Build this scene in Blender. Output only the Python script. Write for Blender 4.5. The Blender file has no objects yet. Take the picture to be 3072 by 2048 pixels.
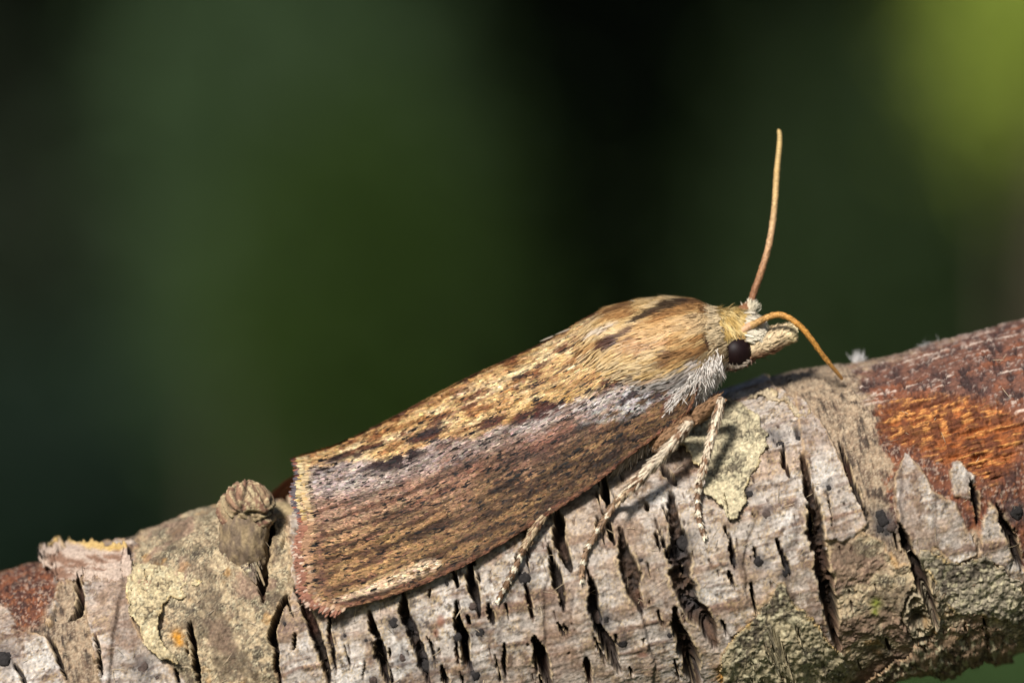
# Macro photograph of a brown moth resting on a cracked bark branch, blurred shrubs behind.
import bpy, math
import numpy as np

rng = np.random.default_rng(11)
MM = 0.001                       # all modelling below is in millimetres
SC = bpy.context.scene
COL = SC.collection

# ------------------------------------------------------------------ camera
DIST = 147.5                     # mm from the lens to the plane y = 0
KPX = 3072.0 * 150.0 / (36.0 * DIST)   # photo pixels per mm in that plane
cam_d = bpy.data.cameras.new('camera')
cam_d.lens = 150.0; cam_d.sensor_width = 36.0
cam_d.clip_start = 0.005; cam_d.clip_end = 2000.0
cam_d.dof.use_dof = True
cam_d.dof.focus_distance = (DIST - 1.5) * MM
cam_d.dof.aperture_fstop = 34.0
cam = bpy.data.objects.new('camera', cam_d); COL.objects.link(cam)
cam.location = (0, -DIST * MM, 0); cam.rotation_euler = (math.pi / 2, 0, 0)
SC.camera = cam

# ------------------------------------------------------------------ light
SUN_EL, SUN_AZ = math.radians(34), math.radians(202)   # azimuth clockwise from +Y (behind-left of the camera)
world = bpy.data.worlds.new('World'); SC.world = world; world.use_nodes = True
wn = world.node_tree
sky = wn.nodes.new('ShaderNodeTexSky'); sky.sky_type = 'NISHITA'; sky.sun_disc = False
sky.sun_elevation = SUN_EL; sky.sun_rotation = SUN_AZ
wn.links.new(sky.outputs[0], wn.nodes['Background'].inputs[0])
wn.nodes['Background'].inputs[1].default_value = 0.055
sd = bpy.data.lights.new('sun', 'SUN'); sd.energy = 5.0; sd.angle = math.radians(11.0); sd.color = (1.0, 0.96, 0.91)
so = bpy.data.objects.new('sun', sd); COL.objects.link(so)
sv = np.array([math.sin(SUN_AZ) * math.cos(SUN_EL), math.cos(SUN_AZ) * math.cos(SUN_EL), math.sin(SUN_EL)])
from mathutils import Vector
so.rotation_euler = Vector(sv).to_track_quat('Z', 'Y').to_euler()
so.location = (-0.5, -1, 2)
vs = SC.view_settings
vs.view_transform = 'Standard'; vs.look = 'None'; vs.exposure = 0.46; vs.gamma = 1.0; vs.use_curve_mapping = False
SC.render.engine = 'CYCLES'
SC.cycles.max_bounces = 5; SC.cycles.diffuse_bounces = 3; SC.cycles.glossy_bounces = 2
SC.cycles.use_denoising = True

# ------------------------------------------------------------------ helpers
def lin(c):
    c = np.asarray(c, float) / 255.0
    return np.where(c <= 0.04045, c / 12.92, ((c + 0.055) / 1.055) ** 2.4)
ALB = 0.78
def A(r, g, b, k=1.0): return lin((r, g, b)) * ALB * k

def P(px, py, y):
    px = np.asarray(px, float); py = np.asarray(py, float); y = np.asarray(y, float)
    s = (DIST + y) / DIST / KPX
    x = (px - 1536.0) * s; z = (1024.0 - py) * s
    return np.stack(np.broadcast_arrays(x, y + 0 * x, z), -1)
def toPx(p):
    s = DIST / (DIST + p[..., 1]) * KPX
    return p[..., 0] * s + 1536.0, 1024.0 - p[..., 2] * s

TAB = np.random.default_rng(5).random((512, 512)) * 2 - 1
def vnoise(x, y, seed=0):
    x = x + seed * 37.31; y = y + seed * 91.7
    ix = np.floor(x).astype(np.int64); iy = np.floor(y).astype(np.int64)
    fx = x - ix; fy = y - iy
    fx = fx * fx * (3 - 2 * fx); fy = fy * fy * (3 - 2 * fy)
    a = TAB[ix & 511, iy & 511]; b = TAB[(ix + 1) & 511, iy & 511]
    c = TAB[ix & 511, (iy + 1) & 511]; d = TAB[(ix + 1) & 511, (iy + 1) & 511]
    return (a * (1 - fx) + b * fx) * (1 - fy) + (c * (1 - fx) + d * fx) * fy
def fbm(x, y, o=4, seed=0, g=0.5):
    r = 0; a = 1.0; t = 0
    for k in range(o):
        r = r + a * vnoise(x * 2.03 ** k, y * 2.03 ** k, seed + k * 1.7); t += a; a *= g
    return r / t * 1.5
def worley(x, y, seed=0):
    ix = np.floor(x).astype(np.int64); iy = np.floor(y).astype(np.int64)
    d1 = np.full(np.shape(x), 9.0); d2 = d1.copy(); idv = np.zeros(np.shape(x))
    for dx in (-1, 0, 1):
        for dy in (-1, 0, 1):
            cx = ix + dx; cy = iy + dy
            ox = TAB[(cx + 17 + seed * 13) & 511, (cy + 3) & 511] * 0.5 + 0.5
            oy = TAB[(cx + 101) & 511, (cy + 71 + seed * 7) & 511] * 0.5 + 0.5
            d = np.hypot(cx + ox - x, cy + oy - y)
            v = TAB[(cx + 5) & 511, (cy + 200 + seed) & 511]
            n = d < d1
            d2 = np.where(n, d1, np.minimum(d2, d)); idv = np.where(n, v, idv); d1 = np.where(n, d, d1)
    return d1, d2, idv
def sst(a, b, x):
    t = np.clip((x - a) / (b - a), 0, 1); return t * t * (3 - 2 * t)
def mix(a, b, m): return a + (b - a) * np.asarray(m)[..., None]
def catmull(pts, n):
    p = np.asarray(pts, float)
    q = np.vstack([2 * p[0] - p[1], p, 2 * p[-1] - p[-2]])
    out = []
    m = 24
    for i in range(1, len(q) - 2):
        t = np.linspace(0, 1, m, endpoint=False)[:, None]
        a, b, c, d = q[i - 1], q[i], q[i + 1], q[i + 2]
        out.append(0.5 * (2 * b + (c - a) * t + (2 * a - 5 * b + 4 * c - d) * t ** 2 + (3 * b - a - 3 * c + d) * t ** 3))
    out.append(p[-1:]); out = np.vstack(out)
    L = np.r_[0, np.cumsum(np.linalg.norm(np.diff(out, axis=0), axis=1))]
    s = np.linspace(0, L[-1], n)
    return np.stack([np.interp(s, L, out[:, k]) for k in range(out.shape[1])], -1)
def nrm(v): return v / np.maximum(np.linalg.norm(v, axis=-1, keepdims=True), 1e-12)

def mesh_obj(name, V, F, mat, parent=None, col=None, smooth=True, off=(0, 0, 0)):
    """V in mm (n,3); F an int array (m,k) or a list of such arrays; col (n,3) linear."""
    Fs = [np.asarray(f) for f in (F if isinstance(F, list) else [F])]
    me = bpy.data.meshes.new(name)
    V = (np.asarray(V, float).reshape(-1, 3) - np.asarray(off)) * MM
    tot = np.concatenate([np.full(len(f), f.shape[1], np.int32) for f in Fs])
    idx = np.concatenate([f.reshape(-1) for f in Fs]).astype(np.int32)
    me.vertices.add(len(V)); me.vertices.foreach_set('co', V.astype(np.float32).reshape(-1))
    me.loops.add(len(idx)); me.loops.foreach_set('vertex_index', idx)
    me.polygons.add(len(tot))
    me.polygons.foreach_set('loop_start', np.r_[0, np.cumsum(tot)[:-1]].astype(np.int32))
    me.update(calc_edges=True)
    if col is not None:
        at = me.color_attributes.new('Col', 'FLOAT_COLOR', 'POINT')
        c = np.ones((len(V), 4), np.float32); c[:, :3] = np.clip(np.asarray(col).reshape(-1, 3), 0, 1)
        at.data.foreach_set('color', c.reshape(-1))
    me.polygons.foreach_set('use_smooth', np.full(len(tot), bool(smooth)))
    me.materials.append(mat); me.validate()
    o = bpy.data.objects.new(name, me); COL.objects.link(o)
    if parent is not None: o.parent = parent
    return o
def empty(name, loc_mm, label, cat, group=None):
    o = bpy.data.objects.new(name, None); COL.objects.link(o)
    o.empty_display_size = 0.002
    o.location = [c * MM for c in loc_mm]
    o['label'] = label; o['category'] = cat
    if group: o['group'] = group
    return o
def grid_faces(a, b, wrap=False):
    i = np.arange(a - 1)[:, None]; j = np.arange(b if wrap else b - 1)[None, :]
    j2 = (j + 1) % b
    return np.stack([i * b + j, i * b + j2, (i + 1) * b + j2, (i + 1) * b + j], -1).reshape(-1, 4)

def material(name, rough=0.8, spec=0.3, var=0.0, vscale=8000, bump=0.0, bscale=9000, bdist=2e-5, color=None, sheen=0, stretch=None, trans=0.0):
    m = bpy.data.materials.new(name); m.use_nodes = True
    nt = m.node_tree; b = nt.nodes['Principled BSDF']
    b.inputs['Roughness'].default_value = rough; b.inputs['Specular IOR Level'].default_value = spec
    if sheen: b.inputs['Sheen Weight'].default_value = sheen
    if color is None:
        at = nt.nodes.new('ShaderNodeAttribute'); at.attribute_name = 'Col'; src = at.outputs['Color']
    else:
        rgb = nt.nodes.new('ShaderNodeRGB'); rgb.outputs[0].default_value = (*[float(v) for v in color], 1); src = rgb.outputs[0]
    tc = nt.nodes.new('ShaderNodeTexCoord'); mp = nt.nodes.new('ShaderNodeMapping')
    nt.links.new(tc.outputs['Object'], mp.inputs[0])
    if stretch: mp.inputs['Scale'].default_value = stretch
    if var:
        nz = nt.nodes.new('ShaderNodeTexNoise'); nz.inputs['Scale'].default_value = vscale; nz.inputs['Detail'].default_value = 4
        nt.links.new(mp.outputs[0], nz.inputs['Vector'])
        mr = nt.nodes.new('ShaderNodeMapRange'); mr.inputs[1].default_value = 0.25; mr.inputs[2].default_value = 0.75
        mr.inputs[3].default_value = 1 - var; mr.inputs[4].default_value = 1 + var
        nt.links.new(nz.outputs[0], mr.inputs[0])
        mx = nt.nodes.new('ShaderNodeVectorMath'); mx.operation = 'SCALE'
        nt.links.new(src, mx.inputs[0]); nt.links.new(mr.outputs[0], mx.inputs['Scale']); src = mx.outputs[0]
    nt.links.new(src, b.inputs['Base Color'])
    if bump:
        n2 = nt.nodes.new('ShaderNodeTexNoise'); n2.inputs['Scale'].default_value = bscale; n2.inputs['Detail'].default_value = 5
        nt.links.new(mp.outputs[0], n2.inputs['Vector'])
        bp = nt.nodes.new('ShaderNodeBump'); bp.inputs['Strength'].default_value = bump; bp.inputs['Distance'].default_value = bdist
        nt.links.new(n2.outputs[0], bp.inputs['Height']); nt.links.new(bp.outputs[0], b.inputs['Normal'])
    if trans:
        tb = nt.nodes.new('ShaderNodeBsdfTranslucent'); ms = nt.nodes.new('ShaderNodeMixShader'); ms.inputs[0].default_value = trans
        nt.links.new(src, tb.inputs[0]); nt.links.new(b.outputs[0], ms.inputs[1]); nt.links.new(tb.outputs[0], ms.inputs[2])
        nt.links.new(ms.outputs[0], nt.nodes['Material Output'].inputs[0])
    return m

M_BARK = material('bark', 0.82, 0.25, var=0.34, vscale=10000, bump=0.6, bscale=10000, bdist=4e-5)
M_FLAKE = material('bark_flake', 0.8, 0.2, var=0.4, vscale=9000, bump=0.5, bscale=9000, bdist=4e-5)
M_SCALE = material('wing_scale', 0.62, 0.18, trans=0.10)
M_HAIR = material('moth_hair', 0.45, 0.35, trans=0.2)
M_WING = material('wing_membrane', 0.7, 0.2, var=0.2, vscale=15000)
M_CUT = material('moth_cuticle', 0.5, 0.35, var=0.2, vscale=20000, bump=0.3, bscale=20000, bdist=1e-5)
M_EYE = material('moth_eye', 0.5, 0.13, color=lin((24, 13, 13)), var=0.3, vscale=9000, bump=0.12, bscale=26000, bdist=6e-6)
M_FUNG = material('fungus', 0.85, 0.15, var=0.35, vscale=9000, bump=0.6, bscale=14000, bdist=2e-5)
M_FLUFF = material('fluff', 0.6, 0.2, color=(0.62, 0.6, 0.58), trans=0.3)
M_LEAF = material('leaf', 0.55, 0.25, trans=0.25)
M_WOOD = material('shrub_wood', 0.85, 0.2, color=(0.06, 0.045, 0.03), var=0.4, vscale=60, bump=0.5, bscale=80, bdist=0.004)
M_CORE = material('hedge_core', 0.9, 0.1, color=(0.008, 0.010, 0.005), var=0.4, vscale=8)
M_SOIL = material('soil', 0.95, 0.1, color=(0.050, 0.062, 0.026), var=0.4, vscale=6, bump=0.6, bscale=12, bdist=0.03)

# ------------------------------------------------------------------ ground
GZ = -900.0
def build_ground():
    n = 60
    t = np.linspace(-1, 1, n); g = np.sign(t) * (np.abs(t) ** 3) * 300000
    X, Y = np.meshgrid(g, g, indexing='ij')
    Z = GZ - 30 + 25 * fbm(X / 900, Y / 900, 3, 3)
    o = mesh_obj('ground', np.stack([X, Y, Z], -1), grid_faces(n, n), M_SOIL)
    o['kind'] = 'structure'; o['label'] = 'mossy dark green garden ground under the shrubs'
build_ground()

# ------------------------------------------------------------------ shrubs behind
def leaf_cloud(C, N, size, cols, up=0.4, jit=0.35):
    """C (n,3) mm centres; two-quad folded leaves."""
    n = len(C)
    d = nrm(rng.normal(size=(n, 3)) + [0, 0, -0.2]); nn = nrm(rng.normal(size=(n, 3)) * 0.8 + N + [0, 0, up])
    b = nrm(np.cross(nn, d)); nn = np.cross(d, b)
    L = size * rng.uniform(0.7, 1.3, n)[:, None]; W = L * 0.3
    V = np.stack([C - d * L / 2, C + b * W + nn * W * 0.35, C - nn * W * 0.1, C - b * W + nn * W * 0.35, C + d * L / 2 - nn * L * 0.12], 1)
    k = np.arange(n)[:, None] * 5
    F = np.concatenate([k + [0, 2, 1], k + [0, 3, 2], k + [1, 2, 4], k + [2, 3, 4]])
    c = cols * (1 + jit * rng.uniform(-1, 1, (n, 1)))
    return V.reshape(-1, 3), F, np.repeat(c, 5, 0)
def ellip_pts(n, c, r, shell=0.55):
    d = nrm(rng.normal(size=(n, 3)))
    rad = rng.uniform(shell ** 3, 1, n) ** (1 / 3)
    lump = 1 + 0.22 * fbm(d[:, 0] * 2.2 + c[0] * 0.01, d[:, 2] * 2.2 + d[:, 1] * 1.7, 3, 4)
    return c + d * r * (rad * lump)[:, None], d
def tube(path, rad, ns=10, cap=True):
    path = np.asarray(path, float); n = len(path); rad = np.broadcast_to(rad, (n,))
    t = nrm(np.gradient(path, axis=0))
    ref = np.array([0, -1.0, 0.15]); 
    u = nrm(ref - (t @ ref)[:, None] * t); v = np.cross(t, u)
    a = np.linspace(0, 2 * np.pi, ns, endpoint=False)
    R = u[:, None] * np.cos(a)[None, :, None] + v[:, None] * np.sin(a)[None, :, None]
    V = path[:, None] + R * rad[:, None, None]
    F = [grid_faces(n, ns, True)]
    Vf = V.reshape(-1, 3)
    if cap:
        m = len(Vf); Vf = np.vstack([Vf, path[0] - t[0] * rad[0] * .5, path[-1] + t[-1] * rad[-1] * .6])
        j = np.arange(ns); j2 = (j + 1) % ns
        F.append(np.concatenate([np.stack([j2, j, 0 * j + m], -1), np.stack([(n - 1) * ns + j, (n - 1) * ns + j2, 0 * j + m + 1], -1)]))
    return Vf, F, V, R, t

def shrub(px, py, y, rx, rz, ry, n, size, color, label, lumps=9, group='shrubs in the background'):
    """crown centred where the pixel ray meets depth y (mm); rooted on the ground."""
    c = P(px, py, y); base = np.array([c[0], c[1], GZ - 25])
    e = empty('shrub', base, label, 'shrub', group)
    r = np.array([rx, ry, rz], float)
    Cs, Ns = [], []
    d = rng.normal(size=(n, 3)); Cs.append(c + d * r * 0.42); Ns.append(nrm(d))
    for k in range(lumps):
        dd = nrm(rng.normal(size=3)); cc = c + dd * r * 0.62
        q, d = ellip_pts(int(n * 0.25 / lumps), cc, r * rng.uniform(0.38, 0.55)); Cs.append(q); Ns.append(d)
    C = np.vstack(Cs); N = np.vstack(Ns); keep = C[:, 2] > GZ + 10; C, N = C[keep], N[keep]
    base_c = np.tile(np.asarray(color), (len(C), 1))
    V, F, K = leaf_cloud(C, N, size, base_c)
    mesh_obj('crown', V, F, M_LEAF, e, K, False, off=base)['kind'] = 'stuff'
    for k in range(5):
        a = rng.uniform(0, 6.28); tip = c + r * np.array([math.cos(a), math.sin(a), rng.uniform(-.1, .5)]) * 0.6
        mid = (base + tip) / 2 + np.array([math.cos(a), math.sin(a), 0]) * 40
        s = base + np.array([math.cos(a), math.sin(a), 0]) * 25
        Vt, Ft, *_ = tube(catmull([s, mid, tip], 14), np.linspace(22, 5, 14), 8)
        mesh_obj('stem', Vt, Ft, M_WOOD, e, off=base)
    return e

def hedge():
    base = np.array([0, 11500.0, GZ - 25])
    e = empty('hedge', base, 'tall dark evergreen hedge in deep shade behind the shrubs', 'hedge')
    nx, nz = 90, 34
    X, Z = np.meshgrid(np.linspace(-7000, 7000, nx), np.linspace(GZ - 60, 2600, nz), indexing='ij')
    Y = 11500 + 260 * fbm(X / 900, Z / 900, 3, 8)
    front = np.stack([X, Y, Z], -1).reshape(-1, 3)
    back = front + [0, 1300, 0]
    F = [grid_faces(nx, nz), grid_faces(nx, nz)[:, ::-1] + nx * nz]
    i = np.arange(nx - 1); t0 = i * nz + nz - 1; t1 = (i + 1) * nz + nz - 1
    F.append(np.stack([t0, t1, t1 + nx * nz, t0 + nx * nz], -1))
    for col in (0, (nx - 1) * nz):
        j = np.arange(nz - 1) + col
        F.append(np.stack([j, j + 1, j + 1 + nx * nz, j + nx * nz], -1))
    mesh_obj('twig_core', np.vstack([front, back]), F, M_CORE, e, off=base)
    n = 42000
    x = rng.uniform(-7000, 7000, n); z = rng.uniform(GZ, 2650, n)
    y = 11500 + 260 * fbm(x / 900, z / 900, 3, 8) - rng.uniform(0, 130, n)
    V, F, K = leaf_cloud(np.stack([x, y, z], -1), np.tile([0, -1.0, 0], (n, 1)), 62, np.tile([0.010, 0.020, 0.007], (n, 1)))
    mesh_obj('foliage', V, F, M_LEAF, e, K, False, off=base)['kind'] = 'stuff'

def added_shade_tree():  # tree outside the view, added so its crown keeps sun off the hedge
    base = np.array([-1500.0, 7600.0, GZ - 25])
    e = empty('added_shade_tree', base, 'unseen broad tree added over the shrubs to shade the hedge', 'tree')
    trunk = catmull([base, base + [60, 30, 1500], base + [20, 80, 3000], base + [120, 60, 4600]], 24)
    Vt, Ft, *_ = tube(trunk, np.linspace(170, 60, 24), 14)
    mesh_obj('trunk', Vt, Ft, M_WOOD, e, off=base)
    c0 = base + [1600, 500, 4000]; r0 = np.array([4300, 2300, 1150.0])
    Cs, Ns = [], []
    for k in range(46):
        dd = nrm(rng.normal(size=3)); cc = c0 + dd * r0 * rng.uniform(0.2, 0.95)
        q, d = ellip_pts(900, cc, np.array([900, 800, 420.0]) * rng.uniform(.7, 1.2), 0.2); Cs.append(q); Ns.append(d)
        if k % 3 == 0:
            Vb, Fb, *_ = tube(catmull([trunk[14 + k % 9], (trunk[18] + cc) / 2 + [0, 0, 250], cc], 12), np.linspace(60, 12, 12), 8)
            mesh_obj('limb', Vb, Fb, M_WOOD, e, off=base)
    C = np.vstack(Cs); N = np.vstack(Ns)
    V, F, K = leaf_cloud(C, N, 150, np.tile([0.035, 0.06, 0.02], (len(C), 1)))
    mesh_obj('crown', V, F, M_LEAF, e, K, False, off=base)['kind'] = 'stuff'

def background():
    hedge(); added_shade_tree()
    shrub(840, 470, 6200, 265, 430, 240, 9500, 24, (0.044, 0.078, 0.029), 'tall blurred grey-green shrub rising behind the back of the moth')
    shrub(1080, 1000, 5600, 220, 330, 220, 8000, 22, (0.027, 0.054, 0.005), 'low blurred grass-green shrub in front of the grey-green one')
    shrub(2660, 880, 7400, 370, 540, 300, 9500, 26, (0.022, 0.042, 0.010), 'dull dark green shrub blurred behind the upright antenna')
    shrub(3140, 60, 6600, 165, 215, 200, 8000, 24, (0.27, 0.34, 0.05), 'bright yellow-green shrub, brightest of the blurred ones')
    shrub(150, 1500, 7000, 420, 300, 260, 7000, 26, (0.007, 0.021, 0.010), 'dark bluish green shrub blurred behind the bud on the branch')
    shrub(2950, 2050, 5200, 260, 120, 200, 5000, 22, (0.05, 0.095, 0.025), 'low fresh green shrub showing below the rusty end of the branch')
background()
def side_shrubs():
    for px, py, y in ((-900, 900, 7200), (-2100, 600, 6400), (-3300, 1000, 7600), (-4600, 700, 6800), (4000, 800, 7000), (5100, 500, 6300), (6300, 900, 7500), (7600, 700, 6700)):
        shrub(px, py, y, 330 + 60 * rng.random(), 480, 280, 5200, 30, np.array((0.034, 0.060, 0.016)) * rng.uniform(.7, 1.3), 'plain dark green garden shrub in the row before the hedge', 5, 'row of garden shrubs before the hedge')
side_shrubs()

# ------------------------------------------------------------------ branch
YC = 3.0
A0 = P(0, 2205, YC); A1 = P(3072, 1445, YC)
AX = nrm(A1 - A0); NX = np.array([-AX[2], 0, AX[0]]); FX = np.array([0, -1.0, 0])
AM = (A0 + A1) / 2
RB = 470 / KPX * (DIST + YC) / DIST
def cyl(u, th, r):
    return AM + u[..., None] * AX + r[..., None] * (np.cos(th)[..., None] * NX + np.sin(th)[..., None] * FX)

def seg_sd(x, y, pts):
    """distance to a polyline and fraction along it."""
    pts = np.asarray(pts, float); L = np.r_[0, np.cumsum(np.hypot(*np.diff(pts, axis=0).T))]
    best = np.full(x.shape, 1e9); fr = np.zeros(x.shape)
    for i in range(len(pts) - 1):
        a, b = pts[i], pts[i + 1]; ab = b - a
        t = np.clip(((x - a[0]) * ab[0] + (y - a[1]) * ab[1]) / (ab @ ab), 0, 1)
        d = np.hypot(x - a[0] - t * ab[0], y - a[1] - t * ab[1])
        n = d < best; best = np.where(n, d, best); fr = np.where(n, (L[i] + t * (L[i + 1] - L[i])) / L[-1], fr)
    return best, fr
def poly_sd(x, y, pts):
    """signed distance to a polygon, positive inside."""
    pts = np.asarray(pts, float); ins = np.zeros(x.shape, bool); best = np.full(x.shape, 1e9)
    for i in range(len(pts)):
        a, b = pts[i], pts[(i + 1) % len(pts)]; ab = b - a
        t = np.clip(((x - a[0]) * ab[0] + (y - a[1]) * ab[1]) / (ab @ ab), 0, 1)
        best = np.minimum(best, np.hypot(x - a[0] - t * ab[0], y - a[1] - t * ab[1]))
        c = ((a[1] > y) != (b[1] > y)) & (x < (b[0] - a[0]) * (y - a[1]) / (b[1] - a[1] + 1e-9) + a[0])
        ins ^= c
    return np.where(ins, best, -best)

CRACKS = [  # (points in photo pixels, full width px, depth mm)
 ([(1805,1425),(1829,1545)],22,.6), ([(1667,1525),(1685,1620),(1712,1720)],40,.8), ([(1648,1635),(1672,1740),(1695,1840)],24,.6),
 ([(1858,1580),(1880,1700),(1932,1845)],42,.5), ([(2005,1470),(2035,1635),(2040,1730),(2070,1815),(2125,1870),(2150,1950)],56,.75),
 ([(1758,1705),(1796,1872),(1860,2020)],34,.8), ([(2018,1815),(2050,1920),(2095,2060)],46,.9), ([(1603,1900),(1625,1980),(1655,2070)],34,.8),
 ([(1580,1750),(1606,1870)],16,.5), ([(1462,1805),(1475,1880)],12,.4), ([(1514,1805),(1527,1870)],11,.4), ([(1507,1920),(1521,2035)],15,.5),
 ([(1398,1660),(1415,1750),(1444,1858)],28,.7), ([(1360,1795),(1385,1900),(1414,2020)],24,.7), ([(2186,1598),(2211,1712)],14,.5), ([(2187,1705),(2207,1770)],12,.4),
 ([(1978,1395),(2008,1432),(2030,1462)],24,.4), ([(1813,1562),(1840,1642)],17,.5), ([(1669,1860),(1692,1915)],13,.4), ([(1690,1870),(1700,1905)],8,.3),
 ([(1758,1965),(1780,2055)],18,.5), ([(2351,1338),(2366,1446)],14,.5), ([(2406,1368),(2440,1520),(2465,1680),(2482,1790),(2518,1960)],46,.9),
 ([(2329,1612),(2350,1670),(2374,1728)],18,.5), ([(2508,1310),(2545,1400),(2565,1470),(2600,1560)],16,.4), ([(2310,1875),(2340,1950),(2378,2060)],40,.9),
 ([(2690,1560),(2740,1680),(2775,1770),(2808,1868)],34,.8), ([(2946,1838),(2957,1925)],14,.5), ([(2656,1908),(2674,1955)],12,.4), ([(2908,1424),(2938,1582)],18,.5),
 ([(2990,1505),(3040,1620),(3066,1715)],30,.7), ([(2884,1850),(2898,1882)],6,.3), ([(570,1858),(580,1930),(597,2060)],25,.8), ([(822,1500),(800,1600),(785,1690),(792,1812)],52,.9),
 ([(866,1775),(818,1895),(846,2060)],24,.8), ([(882,1755),(927,1830),(992,2060)],34,.9), ([(238,1722),(243,1838),(205,1865)],24,.6), ([(140,1900),(200,2045)],15,.4),
 ([(290,1900),(308,2045)],11,.35), ([(442,1718),(445,1760)],6,.3), ([(1112,1825),(1135,1930),(1168,2060)],28,.9), ([(1203,1760),(1222,1850),(1260,1960),(1293,2060)],40,.9),
 ([(1362,1800),(1385,1905),(1418,2015)],20,.6), ([(1352,1690),(1376,1768)],14,.4), ([(985,1825),(997,1930),(1012,2030)],12,.3), ([(1283,1760),(1289,1800)],7,.3),
 ([(1480,1950),(1505,2050)],10,.4), ([(1325,1985),(1345,2060)],18,.5), ([(1093,1965),(1090,2030),(1096,2060)],7,.3), ([(1404,1660),(1420,1700)],12,.4),
 ([(2260,1535),(2264,1560)],5,.2), ([(2276,1537),(2279,1556)],4,.2), ([(2312,1300),(2318,1325)],4,.25), ([(2386,1300),(2400,1330)],6,.25), ([(1790,1470),(1802,1530)],8,.3),
 ([(1925,1905),(1930,1930)],6,.25), ([(520,2000),(540,2060)],12,.4), ([(40,1990),(80,2060)],14,.4), ([(1545,1660),(1548,1700)],9,.4), ([(1570,1590),(1590,1680)],12,.5)]

ZONES = [  # (kind, polygon px, height mm, ragged edge px)
 ('cork', [(-900,1500),(4000,400),(4000,2300),(-900,2700)], 0.0, 0),
 ('plate', [(870,1500),(1500,1300),(2110,1160),(2290,1130),(2330,1180),(2390,1215),(2450,1290),(2480,1330),(2520,1430),(2560,1520),(2600,1570),(2590,1610),(2480,1640),(2490,1760),(2520,1960),(2560,2300),(900,2400),(870,1900)], 0.16, 10),
 ('plate', [(2390,1190),(2450,1260),(2500,1330),(2540,1420),(2585,1500),(2600,1580),(2550,1625),(2480,1625),(2455,1540),(2410,1370),(2400,1280)], 0.20, 6),
 ('lichen', [(470,1560),(560,1545),(660,1550),(850,1490),(880,1740),(860,1790),(818,1900),(850,2100),(420,2100),(330,1990),(420,1900),(500,1870),(380,1700)], 0.10, 14),
 ('plate', [(120,1650),(420,1640),(400,1760),(395,1850),(440,1930),(520,2000),(600,2100),(310,2100),(270,1900),(240,1730),(180,1760),(160,1890),(140,1870)], 0.20, 8),
 ('plate', [(-60,1800),(25,1810),(70,1900),(140,1910),(200,2040),(215,2120),(-60,2150)], 0.16, 6),
 ('rust', [(-60,1730),(90,1680),(175,1700),(165,1790),(130,1860),(70,1900),(20,1820),(-60,1810)], 0.02, 8),
 ('plate', [(880,1800),(925,1830),(960,1950),(1000,2100),(850,2120),(830,1990),(818,1910),(850,1830)], 0.10, 5),
 ('speck', [(2560,1110),(2700,1060),(2900,990),(3400,840),(3400,1420),(3072,1420),(2960,1300),(2640,1280),(2610,1210)], 0.03, 10),
 ('rust', [(2630,1210),(2800,1180),(3000,1210),(3072,1260),(3400,1200),(3400,1700),(3072,1720),(3010,1560),(2950,1600),(2900,1600),(2780,1500),(2700,1480),(2700,1590),(2670,1500),(2675,1400),(2640,1300)], -0.05, 12),
 ('orange', [(2630,1220),(2700,1190),(2790,1178),(2920,1200),(3010,1230),(3090,1270),(3060,1330),(3040,1400),(2980,1450),(2880,1420),(2800,1365),(2740,1340),(2680,1320),(2640,1270)], -0.14, 10),
 ('plate', [(2712,1360),(2760,1400),(2800,1470),(2870,1512),(2890,1560),(2932,1660),(2850,1690),(2760,1700),(2692,1560),(2680,1440)], 0.20, 6),
 ('plate', [(2972,1505),(3000,1530),(3040,1630),(3080,1720),(3072,1760),(2935,1670),(2945,1570)], 0.16, 6),
 ('plate', [(2850,1390),(2880,1385),(2925,1430),(2910,1500),(2860,1490),(2850,1440)], 0.10, 8),
 ('lichen', [(2470,1625),(2600,1600),(2650,1630),(2700,1690),(2760,1690),(2800,1640),(2870,1690),(2930,1660),(3000,1690),(3050,1740),(3400,1780),(3400,2300),(2540,2300),(2500,1850)], 0.13, 10),
 ('lichen', [(2330,1740),(2350,1735),(2370,1790),(2420,1830),(2480,1900),(2540,2000),(2560,2300),(2120,2300),(2160,1950),(2200,1900),(2280,1810)], 0.20, 7),
]
DOTS = [(1418,1818,13),(1440,1898,17),(1373,1912,16),(1233,1868,26),(1181,1868,17),(1208,1975,20),(1283,1995,24),(1423,2026,20),(1572,1731,22),(2081,1818,22),
        (1793,1853,22),(1816,1855,13),(2055,1625,26),(2035,1655,24),(2485,1462,11),(2300,1540,15),(2278,1683,20),(2355,1715,16),(2205,1685,15),(2650,1562,20),(2672,1580,19),(2640,1585,15),(2662,1600,14),
        (2640,1545,18),(3050,1536,24),(430,2000,24),(12,1975,30),(853,1870,8),(1922,1678,8),(2250,1480,12),(1120,2040,16),(2010,1905,10),(2340,1330,14),(2318,1318,13),(160,1850,9),(472,2030,8),(420,1862,7),(1870,1925,18),(1035,1906,7),(1098,1920,7),(1415,1905,6),(2395,1315,11),(1340,1750,8)]

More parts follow.
